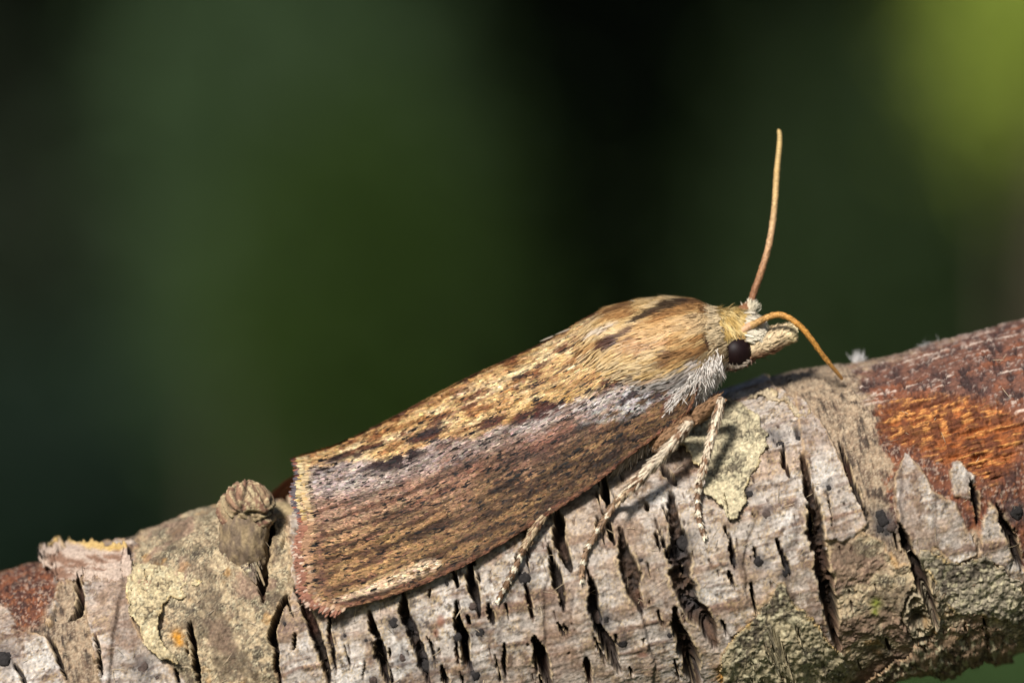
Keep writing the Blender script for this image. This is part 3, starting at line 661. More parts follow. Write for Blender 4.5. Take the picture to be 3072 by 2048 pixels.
# ------------------------------------------------------------------ ribbons: scales and hairs
def ribbons(root, d, n, L, W, h0, h1, curl, prof, col, tip=1.12, base=0.85, bend=None, flat=False):
    N = len(root); m = len(prof)
    d = nrm(d); n = nrm(n - (n * d).sum(-1, keepdims=True) * d); b = np.cross(n, d)
    L = np.broadcast_to(L, (N,)); W = np.broadcast_to(W, (N,)); h0 = np.broadcast_to(h0, (N,)); h1 = np.broadcast_to(h1, (N,)); curl = np.broadcast_to(curl, (N,))
    f = np.linspace(0, 1, m)
    p = root[:, None] + d[:, None] * (L[:, None] * f)[..., None] + n[:, None] * (h0[:, None] + h1[:, None] * f + curl[:, None] * f ** 2)[..., None]
    if bend is not None: p = p + bend[:, None] * (f ** 2)[None, :, None]
    w = 0.5 * W[:, None] * np.asarray(prof)[None]
    if flat:
        V = np.stack([p - b[:, None] * w[..., None], p + b[:, None] * w[..., None]], 2)
        i = np.arange(N)[:, None] * (m * 2) + np.arange(m - 1)[None] * 2
        F = np.stack([i, i + 1, i + 3, i + 2], -1).reshape(-1, 4)
        K = np.broadcast_to(col[:, None, None, :] * (base + (tip - base) * f)[None, :, None, None], (N, m, 2, 3))
        return V.reshape(-1, 3), F, K.reshape(-1, 3)
    mid = n[:, None] * (0.22 * w)[..., None]
    V = np.stack([p - b[:, None] * w[..., None], p + mid, p + b[:, None] * w[..., None]], 2)       # slightly cupped
    k = np.arange(N)[:, None, None] * (m * 3); r = np.arange(m - 1)[None, :, None] * 3; q = np.arange(2)[None, None]
    i = k + r + q
    F = np.stack([i, i + 1, i + 4, i + 3], -1).reshape(-1, 4)
    g = (base + (tip - base) * f)[None, :, None, None]
    K = np.broadcast_to(col[:, None, None, :] * g, (N, m, 3, 3))
    return V.reshape(-1, 3), F, K.reshape(-1, 3)
PADDLE = [0.45, 0.95, 1.0, 0.5]; HAIR = [0.8, 1.0, 0.75, 0.08]
fibres()
def join(parts):
    Vs, Fs, Ks, o = [], [], [], 0
    for V, F, K in parts:
        Vs.append(V); Fs.append(F + o); Ks.append(K); o += len(V)
    return np.vstack(Vs), np.vstack(Fs), np.vstack(Ks)

def bl(px, py, cx, cy, rx, ry, ang=0.0, soft=0.35):
    a = math.radians(ang); dx = px - cx; dy = py - cy
    u = (dx * math.cos(a) + dy * math.sin(a)) / rx; v = (-dx * math.sin(a) + dy * math.cos(a)) / ry
    return 1 - sst(1 - soft, 1 + soft, np.hypot(u, v))

# ------------------------------------------------------------------ moth
MB = P(1700, 1450, 0.0)
moth = empty('moth', MB, 'brown and ochre moth with folded wings resting on the bark branch', 'moth')

TOP = catmull([(2075,930),(2000,912),(1920,915),(1840,930),(1760,962),(1690,1004),(1600,1052),(1500,1098),(1400,1144),(1300,1196),(1200,1250),(1100,1300),(1000,1345),(900,1374)], 200)
COS = catmull([(2100,1140),(2068,1225),(2015,1272),(1950,1318),(1880,1370),(1800,1436),(1700,1506),(1600,1568),(1500,1630),(1400,1688),(1300,1735),(1200,1775),(1100,1806),(1012,1826)], 200)
SS = np.linspace(0, 1, 200)
SPK = np.stack([rng.uniform(900, 2050, 900), rng.uniform(1000, 1830, 900)], -1)
SPK = SPK[fbm(SPK[:, 0] / 130, SPK[:, 1] / 90, 3, 88) > .26 + .35 * rng.normal(size=900)]; SPK_R = rng.uniform(3.5, 8.5, len(SPK)) * rng.uniform(.7, 1.15, len(SPK))

def wing_px(s, t):
    x = np.interp(s, SS, TOP[:, 0]) * (1 - t) + np.interp(s, SS, COS[:, 0]) * t
    y = np.interp(s, SS, TOP[:, 1]) * (1 - t) + np.interp(s, SS, COS[:, 1]) * t
    g = sst(0.72, 1, s)
    x = x + g * np.interp(t, [0, .25, .5, .7, .85, .95, 1], [0, -18, -36, -70, -76, -52, 0]) + g * 8 * np.sin(t * 19) * sst(.9, 1, s)
    return x, y
def wing_pos(s, t):
    x, y = wing_px(s, t)
    yr = np.interp(s, [0, .3, .7, 1], [-0.3, 0.25, 0.7, 0.9])
    yc = np.interp(s, [0, .1, .5, .8, 1], [-1.6, -2.0, -2.45, -2.75, -3.0])
    e = np.sqrt(np.clip(1 - (1 - t) ** 2, 0, 1)); prof = 0.62 * e + 0.38 * t
    w = 0.05 * np.sin(t * 26 + 2 * np.sin(s * 3)) * sst(.45, .95, s) + 0.04 * fbm(s * 5, t * 5, 2, 40)
    return P(x, y, yr + (yc - yr) * prof + w)
def wing_frame(s, t):
    h = 1e-3
    p = wing_pos(s, t)
    ds = nrm(wing_pos(np.clip(s + h, 0, 1.2), t) - wing_pos(s - h, t)); dt = nrm(wing_pos(s, np.clip(t + h, 0, 1)) - wing_pos(s, np.clip(t - h, 0, 1)))
    n = nrm(np.cross(ds, dt)); n = np.where((n[..., 1:2] > 0), -n, n)
    return p, ds, dt, n

def wing_color(px, py, s, t):
    N = np.shape(px)
    al = (px * 0.90 - py * 0.42); ac = (px * 0.42 + py * 0.90)       # along / across the wing, px
    na = fbm(al / 90, ac / 14, 3, 50); nb = fbm(al / 26, ac / 9, 3, 51); nc = fbm(al / 120, ac / 120, 3, 52); nd = fbm(al / 60, ac / 40, 3, 53)
    yb = np.interp(px, [860, 960, 1050, 1150, 1300, 1430, 1600, 1680, 1800, 1900, 2000, 2100], [1392, 1392, 1388, 1376, 1328, 1302, 1244, 1206, 1172, 1135, 1112, 1085])
    d = py - yb + 14 * nd + 8 * nb
    och = mix(np.broadcast_to(A(204, 166, 114), N + (3,)), A(156, 112, 68), sst(-.1, .6, na + .6 * nb))
    och = mix(och, A(232, 204, 158), .8 * sst(.1, .6, -na + .3 * nb)); och = mix(och, A(116, 68, 42), .75 * sst(.15, .6, nd * .8 + .6 * nb))
    lil = mix(np.broadcast_to(A(172, 152, 140), N + (3,)), A(136, 112, 100), sst(-.2, .6, nb + .4 * na))
    lil = mix(lil, A(112, 84, 68), .7 * sst(.0, .5, na * .7 + .5 * nb)); lil = mix(lil, A(216, 208, 204), sst(1500, 1900, px) * .6 * sst(-.2, .5, -nb))
    brn = mix(np.broadcast_to(A(118, 82, 62), N + (3,)), A(76, 52, 40), sst(-.2, .6, nb + .5 * na))
    brn = mix(brn, A(150, 94, 72), .55 * sst(0, .6, nd)); brn = mix(brn, A(70, 48, 38), .7 * sst(.15, .6, na)); brn = mix(brn, A(164, 130, 108), .45 * sst(.2, .6, -na + .4 * nb))
    olv = mix(np.broadcast_to(A(106, 79, 54), N + (3,)), A(66, 47, 34), sst(-.1, .6, nb + .5 * na)); olv = mix(olv, A(148, 114, 76), .6 * sst(.1, .6, -na)); olv = mix(olv, A(58, 40, 28), .6 * sst(.2, .6, na + .3 * nb))
    wl = sst(1420, 1180, px); lo = sst(6 + 44 * wl, 60 + 80 * wl, d + 24 * nc + 18 * na + 10 * nb) ; lower = mix(lil, brn, lo * .92)
    lower = mix(lower, olv, sst(.48, .8, t + .12 * nc))
    # pale streaky outer third with dark lines between the veins
    outer = sst(1500, 1120, px + 60 * nc)
    vein = np.sin((t * 11.5 + 0.16 * nd) * 2 * np.pi) + 1.3 * na
    pale = mix(np.broadcast_to(A(164, 132, 110), N + (3,)), A(172, 134, 90), sst(.35, .7, t))
    st = mix(pale, A(78, 52, 38), .92 * sst(-.1, .8, vein + .5 * nb)); st = mix(st, A(150, 106, 82), .5 * sst(.1, .6, nb))
    lower = mix(lower, st, outer * .85 * sst(50, 120, d))
    ne = fbm(al / 170, ac / 8.5, 3, 54); lower = lower * (1 - .5 * sst(.1, .5, ne) + .15 * sst(.1, .5, -ne))[..., None]
    c = mix(och, lower, sst(-6, 8, d))
    # white-grey shoulder
    c = mix(c, A(214, 208, 204), .75 * bl(px, py, 1960, 1165, 190, 46, -24, .5) * sst(-.5, .3, nb))
    c = mix(c, A(206, 196, 188), .55 * bl(px, py, 1620, 1258, 90, 18, -22, .5) * sst(-.4, .2, nb))
    c = mix(c, A(190, 172, 162), .45 * bl(px, py, 1230, 1405, 260, 30, -16, .5) * sst(-.5, .3, nb))
    c = mix(c, A(190, 176, 172), .5 * bl(px, py, 1000, 1430, 110, 50, -10, .5) * sst(-.4, .3, nb))
    # yellow scales under the ochre field
    c = mix(c, A(206, 160, 84), .6 * bl(px, py, 1760, 1175, 75, 16, -22, .5) * sst(-.5, .2, nb))
    c = mix(c, A(212, 172, 104), .5 * bl(px, py, 1600, 1215, 190, 34, -22, .6) * sst(-.2, .5, nb))
    # dark maroon marks
    mar = A(66, 26, 20); blk = A(44, 28, 28); red = A(104, 66, 46)
    for cx, cy, rx, ry, ang, cc in ((1652,1222,44,20,-22,mar),(1590,1248,46,14,-22,mar),(1690,1212,24,11,-20,mar),(1478,1266,50,13,-20,mar),(1285,1304,62,14,-20,mar),(1300,1292,34,10,-20,blk),
            (1205,1388,64,15,-20,blk),(1190,1380,95,11,-18,blk),(1030,1368,46,9,-22,blk),(1120,1345,60,8,-22,blk),(960,1416,40,5,-20,blk),(1848,1140,34,13,-15,mar),(1800,1160,40,6,-15,blk),(1560,1135,46,11,-20,red),(1570,1128,26,7,-20,blk),
            (1515,1162,34,11,-22,red),(1410,1220,52,11,-24,red),(1330,1262,70,11,-22,red),(1240,1290,60,9,-24,red),(1160,1320,60,8,-24,red),(1085,1348,50,8,-24,red),(1720,1040,60,8,-22,red),(1640,1092,60,8,-26,red),(1440,1180,50,9,-26,red),(1620,1150,36,8,-20,blk),
            (1900,1190,40,7,-28,blk),(1985,1175,34,9,-50,blk),(2010,1205,30,10,-45,A(104,62,48))):
        c = mix(c, cc, .96 * bl(px + 10 * nb, py + 6 * na, cx, cy, rx * (.8 if cc is red else 1.1), ry * (1.0 if cc is red else 1.2), ang, .4) * (sst(-.3, .3, nb + .5 * na) if cc is red else sst(-.8, -.1, nb)))
    # cream streak by the front edge
    u, f = seg_sd(np.asarray(px, float), np.asarray(py, float), [(1315,1688),(1240,1715),(1150,1752),(1010,1800)])
    wd = np.interp(f, [0, .1, .5, 1], [14, 20, 17, 6])
    c = mix(c, A(232, 202, 168), .9 * sst(1.3, .6, u / wd + .35 * nb) * sst(-.6, -.1, nb + na * .4 + .15))
    u, f = seg_sd(np.asarray(px, float), np.asarray(py, float), [(1245,1690),(1150,1730),(1060,1770)])
    c = mix(c, A(214, 176, 128), .7 * sst(1.3, .6, u / 8 + .3 * nb))
    # red-brown front edge and pale end of the wing
    c = mix(c, A(124, 82, 60), .7 * sst(.975, .995, t + .012 * nb)); 
    c = mix(c, A(196, 158, 118), .5 * sst(.965, .99, s) * sst(.3, .5, t)); c = mix(c, A(206, 184, 138), .6 * sst(.965, .99, s) * sst(.42, .2, t))
    c = mix(c, A(120, 84, 70), .6 * np.exp(-((s - .962) / .008) ** 2) * sst(.35, .5, t))
    return c

def wing_scales(n):
    s = rng.uniform(0.0, 1, n * 2); t = rng.uniform(0, 1, n * 2)
    hgt = np.interp(s, SS, np.hypot(*(TOP - COS).T)); keep = rng.uniform(0, 480, n * 2) < hgt
    s, t = s[keep][:n], t[keep][:n]; n = len(s)
    p, ds, dt, nn = wing_frame(s, t)
    px, py = toPx(p)
    col = wing_color(px, py, s, t)
    # black dashes
    dmin = np.full(n, 9.0)
    for k in range(len(SPK)):
        ii = np.where((np.abs(px - SPK[k, 0]) < 26) & (np.abs(py - SPK[k, 1]) < 22))[0]
        if len(ii):
            a = ((px[ii] - SPK[k, 0]) * .9 - (py[ii] - SPK[k, 1]) * .42) / SPK_R[k]; b = ((px[ii] - SPK[k, 0]) * .42 + (py[ii] - SPK[k, 1]) * .9) / (SPK_R[k] * .34)
            dmin[ii] = np.minimum(dmin[ii], np.hypot(a, b))
    dark = (dmin < 1) | (rng.random(n) < 0.014)
    col[dark] = A(22, 16, 15)
    val = 1 + 0.28 * rng.normal(size=(n, 1)); hue = 1 + 0.05 * rng.normal(size=(n, 3))
    col = np.clip(col * np.clip(val, .45, 1.7) * hue, 0.004, 0.85)
    dk = (rng.random(n) < 0.26) & ~dark; col[dk] *= rng.uniform(.32, .62, (dk.sum(), 1))
    pale = rng.random(n) < 0.07; col[pale & ~dark] = np.clip(col[pale & ~dark] * 1.5, 0, .8)
    d = nrm(ds + dt * rng.normal(size=(n, 1)) * 0.12)
    hairy = sst(1450, 1750, px) * sst(.66, .34, t)          # long hair-scales near the thorax
    L = (rng.uniform(13, 26, n) * (1 + 1.9 * hairy)) / KPX; W = rng.uniform(3.2, 5.8, n) * (1 - .25 * hairy) / KPX
    return p, d, nn, L, W, col, t, s, dt, dark, hairy

def build_near_wing():
    ns, nt = 150, 70
    S, T = np.meshgrid(np.linspace(0.0, 1, ns), np.linspace(0, 1, nt), indexing='ij')
    p, ds, dt, n = wing_frame(S, T)
    px, py = toPx(p); K = wing_color(px, py, S, T) * .8
    top = p; bot = p - n * 0.05
    N = ns * nt; g = grid_faces(ns, nt)
    V = np.vstack([top.reshape(-1, 3), bot.reshape(-1, 3)])
    i = np.arange(ns - 1) * nt; j = np.arange(nt - 1)
    rims = [np.stack([i, i + nt, i + nt + N, i + N], -1), np.stack([i + nt - 1, i + nt - 1 + N, i + 2 * nt - 1 + N, i + 2 * nt - 1], -1),
            np.stack([j, j + N, j + 1 + N, j + 1], -1), np.stack([(ns - 1) * nt + j, (ns - 1) * nt + j + 1, (ns - 1) * nt + j + 1 + N, (ns - 1) * nt + j + N], -1)]
    F = np.vstack([g, g[:, ::-1] + N] + rims)
    w = mesh_obj('forewing', V, F, M_WING, moth, np.vstack([K.reshape(-1, 3), K.reshape(-1, 3) * .6]), True, off=MB)
    w['label'] = 'near forewing, ochre above and streaked brown below'
    p, d, nn, L, W, col, t, s, dt_, dark, hairy = wing_scales(80000)
    n = len(p)
    rt = p - d * (L * .5)[:, None]
    tilt = nn + dt_ * rng.normal(size=(n, 1)) * .22
    V, F, K = ribbons(rt, d, tilt, L, W, rng.uniform(.004, .03, n) + .022 * dark, rng.uniform(.0, .045, n) + .05 * hairy, rng.uniform(-.01, .012, n), PADDLE, col, 1.1, .9, flat=True)
    o = mesh_obj('wing_scales', V, F, M_SCALE, w, K, False, off=MB)
    o['kind'] = 'stuff'
    # fringe along the wing's end and front corner
    parts = []
    for row, (l0, l1, k, so, z) in enumerate(((26, 38, 230, -.002, .0), (22, 32, 230, -.008, .02), (16, 26, 200, -.018, .035))):
        t = np.clip(np.linspace(0.0, 1, k) + rng.normal(size=k) * .003, 0, 1); s = np.full(k, 1.0 + so)
        p, ds, dt, nn = wing_frame(s, t)
        out = np.stack([wing_pos(s, t) - wing_pos(s - .03, t)], 0)[0]
        fan = np.interp(t, [0, .06, .5, .88, 1], [-.55, -.15, 0, .25, .75])[:, None]
        d = nrm(nrm(out) + dt * (fan + rng.normal(size=(k, 1)) * .10))
        up = sst(.46, .36, t)
        oc = mix(np.tile(A(146, 100, 80), (k, 1)), A(196, 172, 152), (rng.random(k) < .2) * .8)
        if row == 0: oc = mix(oc, A(84, 82, 88), up * .9); oc[rng.random(k) < .3 * up] = A(150, 88, 66)
        else: oc = mix(oc, mix(np.tile(A(204, 184, 140), (k, 1)), A(190, 160, 96), (rng.random(k) < .4) * 1.0), up * .9)
        if row == 2: oc = mix(oc, A(190, 156, 118), .45 + 0 * t)
        oc = oc * (1 + .18 * rng.normal(size=(k, 1)))
        parts.append(ribbons(p, d, nn, rng.uniform(l0, l1, k) / KPX, rng.uniform(7, 11, k) / KPX, z, rng.uniform(-.03, .05, k), rng.uniform(-.03, .05, k), [.5, .9, 1.05, .8, .35], np.clip(oc, 0, .8)))
    k = 420
    s = rng.uniform(.12, .97, k); s = np.where(rng.random(k) < .5, np.round(s * 14) / 14 + .012 * rng.normal(size=k), s); t = rng.uniform(0, .03, k)
    p, ds, dt, nn = wing_frame(s, t)
    rx, ry = toPx(p)
    rc = mix(np.tile(A(176, 130, 78), (k, 1)), A(96, 60, 42), (rng.random(k) < .4) * 1.0) * np.clip(1 + .25 * rng.normal(size=(k, 1)), .4, 1.5)
    V, F, K = ribbons(p, ds + np.array([0, .1, .28]) * rng.uniform(-.4, 1, (k, 1)), np.tile([0, -1.0, .6], (k, 1)), rng.uniform(14, 34, k) / KPX, rng.uniform(3.5, 6, k) / KPX, .0, .02, .0, PADDLE, rc)
    f = mesh_obj('ridge_scales', V, F, M_SCALE, w, np.clip(K, 0, 1), False, off=MB); f['kind'] = 'stuff'
    # tiny edge scales along the front margin
    k = 520
    s = rng.uniform(.02, 1, k); t = np.full(k, .995)
    p, ds, dt, nn = wing_frame(s, t)
    parts_e = ribbons(p, ds + .35 * dt * rng.uniform(.2, 1, (k, 1)), nn, rng.uniform(12, 20, k) / KPX, rng.uniform(5, 8, k) / KPX, .0, .01, .0, PADDLE, A(128, 84, 62) * (1 + .3 * rng.normal(size=(k, 1))))
    V, F, K = join(parts)
    f = mesh_obj('fringe', V, F, M_SCALE, w, K, False, off=MB); f['kind'] = 'stuff'
    V, F, K = parts_e
    f = mesh_obj('edge_scales', V, F, M_SCALE, w, np.clip(K, 0, 1), False, off=MB); f['kind'] = 'stuff'
build_near_wing()

def build_far_wing():
    """the other forewing: slopes from the ridge away from the camera down to the branch top."""
    def fp(s, t):
        x = np.interp(s, SS, TOP[:, 0]); y = np.interp(s, SS, TOP[:, 1]) - 5
        yr = np.interp(s, [0, .3, .7, 1], [-0.25, 0.3, 0.75, 0.95])
        g = sst(.7, 1, s)
        x2 = x - g * 62 * sst(.35, .9, t) + g * 22 * sst(.0, .2, t) * sst(.6, .3, t) ; drop = np.interp(s, [0, .3, .6, 1], [150, 190, 170, 135])
        yy = y + drop * ((0.35 + .4 * g) * t + (0.65 - .4 * g) * t ** 2) - 18 * np.sin(t * np.pi) * (1 - g)
        return P(x2, yy, yr + t * np.interp(s, [0, .4, 1], [2.6, 3.4, 3.9]))
    ns, nt = 110, 40
    S, T = np.meshgrid(np.linspace(0.02, 1, ns), np.linspace(0, 1, nt), indexing='ij')
    p = fp(S, T); n = nrm(np.cross(nrm(np.gradient(p, axis=0)), nrm(np.gradient(p, axis=1)))); n = np.where(n[..., 2:3] < 0, -n, n)
    def fc(s, t):
        c = mix(np.broadcast_to(A(176, 130, 80), np.shape(s) + (3,)), A(112, 70, 48), sst(-.2, .5, fbm(s * 26, t * 8, 3, 61)))
        return mix(c, A(128, 84, 58), sst(.3, .7, t))
    K = fc(S, T)
    N = ns * nt; g = grid_faces(ns, nt)
    i = np.arange(ns - 1) * nt; j = np.arange(nt - 1)
    rims = [np.stack([i, i + nt, i + nt + N, i + N], -1), np.stack([i + nt - 1, i + nt - 1 + N, i + 2 * nt - 1 + N, i + 2 * nt - 1], -1),
            np.stack([j, j + N, j + 1 + N, j + 1], -1), np.stack([(ns - 1) * nt + j, (ns - 1) * nt + j + 1, (ns - 1) * nt + j + 1 + N, (ns - 1) * nt + j + N], -1)]
    w = mesh_obj('forewing', np.vstack([p.reshape(-1, 3), (p - n * .05).reshape(-1, 3)]), np.vstack([g, g[:, ::-1] + N] + rims), M_WING, moth, np.vstack([K.reshape(-1, 3)] * 2), True, off=MB)
    w['label'] = 'far forewing, mostly hidden behind the ridge'
    k = 9000
    s = rng.uniform(.05, 1, k); t = rng.uniform(0, 1, k) ** 1.6; h = 1e-3
    q = fp(s, t); ds = nrm(fp(s + h, t) - fp(s - h, t)); dt = nrm(fp(s, t + h) - fp(s, t - h)); nn = nrm(np.cross(ds, dt)); nn = np.where(nn[:, 2:3] < 0, -nn, nn)
    col = fc(s, t) * (1 + .26 * rng.normal(size=(k, 1))); col[rng.random(k) < .06] = A(40, 28, 26)
    V, F, K = ribbons(q, ds + dt * rng.normal(size=(k, 1)) * .2, nn, rng.uniform(14, 24, k) / KPX, rng.uniform(6, 9, k) / KPX, .01, rng.uniform(.01, .07, k), 0, PADDLE, np.clip(col, .01, .8))
    o = mesh_obj('wing_scales', V, F, M_SCALE, w, K, False, off=MB); o['kind'] = 'stuff'
    k = 150
    t = np.linspace(0, 1, k); s = np.full(k, .995); q = fp(s, t); ds = nrm(fp(s, t) - fp(s - .03, t)); dt = nrm(fp(s, np.clip(t + h, 0, 1.1)) - fp(s, t - h)); nn = nrm(np.cross(ds, dt)); nn = np.where(nn[:, 2:3] < 0, -nn, nn)
    V, F, K = ribbons(q, ds + dt * rng.normal(size=(k, 1)) * .1, nn, rng.uniform(28, 40, k) / KPX, rng.uniform(10, 15, k) / KPX, .01, .0, 0, [.5, .9, 1.05, .8, .35], np.tile(A(142, 92, 70), (k, 1)) * (1 + .2 * rng.normal(size=(k, 1))))
    o = mesh_obj('fringe', V, F, M_SCALE, w, np.clip(K, 0, 1), False, off=MB); o['kind'] = 'stuff'
build_far_wing()

# body: one continuous surface from face to tail
BODY = np.array([  # px, py, depth y, half height px, half width mm
 (2302,1012,-.05,6,.08),(2292,1012,-.05,28,.35),(2268,1008,-.02,52,.62),(2235,1008,0,72,.74),(2205,1012,0,84,.82),(2175,1014,.0,84,.92),(2160,1020,.02,92,1.1),(2135,1030,.05,112,1.35),
 (2090,1052,.08,138,1.7),(2030,1070,.1,158,1.95),(1950,1086,.15,166,2.0),(1860,1100,.25,160,1.75),(1760,1140,.4,135,1.3),(1640,1205,.5,115,1.1),(1500,1285,.55,100,1.05),(1350,1365,.5,95,1.05),(1200,1435,.5,75,.85),(1090,1485,.45,50,.55),(1050,1500,.45,14,.15)])
def body_pos(s, th, grow=0.0):
    """s along (0 face .. 1 tail), th around: 0 top, pi/2 toward the camera."""
    L = np.r_[0, np.cumsum(np.hypot(*np.diff(BODY[:, :2], axis=0).T))]; L /= L[-1]
    b = [np.interp(s, L, BODY[:, k]) for k in range(5)]
    ax = nrm(np.stack([np.interp(s, L, np.gradient(BODY[:, 0], L)), np.interp(s, L, np.gradient(BODY[:, 1], L))], -1))
    up = np.stack([-ax[..., 1], ax[..., 0]], -1); up = np.where(up[..., 1:2] > 0, -up, up)
    up = np.where(np.isfinite(up), up, np.array([0, -1.0]))
    hh = b[3] * np.cos(th)
    return P(b[0] + up[..., 0] * hh * .6, b[1] + (up[..., 1] * .6 - .4) * hh, b[2] - (b[4] + grow) * np.sin(th))
def body_frame(s, th):
    h = 2e-3
    p = body_pos(s, th); ds = nrm(body_pos(np.clip(s + h, 0, 1), th) - body_pos(np.clip(s - h, 0, 1), th)); dt = nrm(body_pos(s, th + h) - body_pos(s, th - h))
    n = nrm(np.cross(dt, ds))
    c = body_pos(s, th) - (body_pos(s, th * 0) + body_pos(s, th * 0 + np.pi)) / 2
    n = np.where((n * c).sum(-1, keepdims=True) < 0, -n, n)
    return p, ds, dt, n

def fur_color(px, py):
    al = px * .93 - py * .36; ac = px * .36 + py * .93
    na = fbm(al / 90, ac / 16, 3, 70); nb = fbm(al / 30, ac / 12, 3, 71)
    N = np.shape(px)
    c = mix(np.broadcast_to(A(216, 182, 126), N + (3,)), A(176, 130, 80), sst(-.1, .6, na + .4 * nb)); c = mix(c, A(234, 208, 164), .75 * sst(.1, .6, -na + .3 * nb))
    c = mix(c, A(214, 158, 98), .4 * bl(px, py, 1960, 1015, 120, 40, -15, .6))
    c = mix(c, A(224, 204, 172), .7 * sst(2080, 2150, px) * sst(1030, 960, py))
    c = mix(c, A(150, 110, 62), .45 * sst(2040, 2130, px) * sst(990, 1050, py))
    c = mix(c, A(206, 200, 196), .92 * sst(-12, 22, py - np.interp(px, [1600, 1750, 1900, 2020, 2130, 2200], [1260, 1190, 1135, 1108, 1082, 1085]) + 14 * nb))
    c = mix(c, A(132, 118, 112), .4 * sst(.1, .5, nb) * sst(1090, 1130, py))
    u, f = seg_sd(np.asarray(px, float), np.asarray(py, float), [(2040,936),(1990,946),(1935,966),(1890,988)])
    c = mix(c, A(52, 36, 28), .92 * sst(1.3, .6, u / np.interp(f, [0, .2, .6, 1], [5, 12, 11, 5]) + .3 * nb))
    c = mix(c, A(74, 40, 32), .95 * bl(px + 6 * nb, py, 1815, 1040, 36, 16, -12, .3)); c = mix(c, A(84, 48, 36), .85 * bl(px + 6 * nb, py, 1868, 1014, 34, 8, -25, .4))
    c = mix(c, A(232, 216, 196), .85 * bl(px, py, 1795, 1008, 42, 9, -20, .5))
    c = mix(c, A(78, 52, 44), .8 * bl(px, py, 2098, 1045, 10, 36, -35, .5)); c = mix(c, A(90, 64, 52), .8 * bl(px + 5 * nb, py, 2055, 1085, 20, 12, -35, .5)); c = mix(c, A(234, 222, 212), .9 * bl(px, py, 2052, 1092, 18, 6, 0, .5))
    c = mix(c, A(96, 66, 44), .6 * sst(.45, .8, nb + .3 * na))
    return c

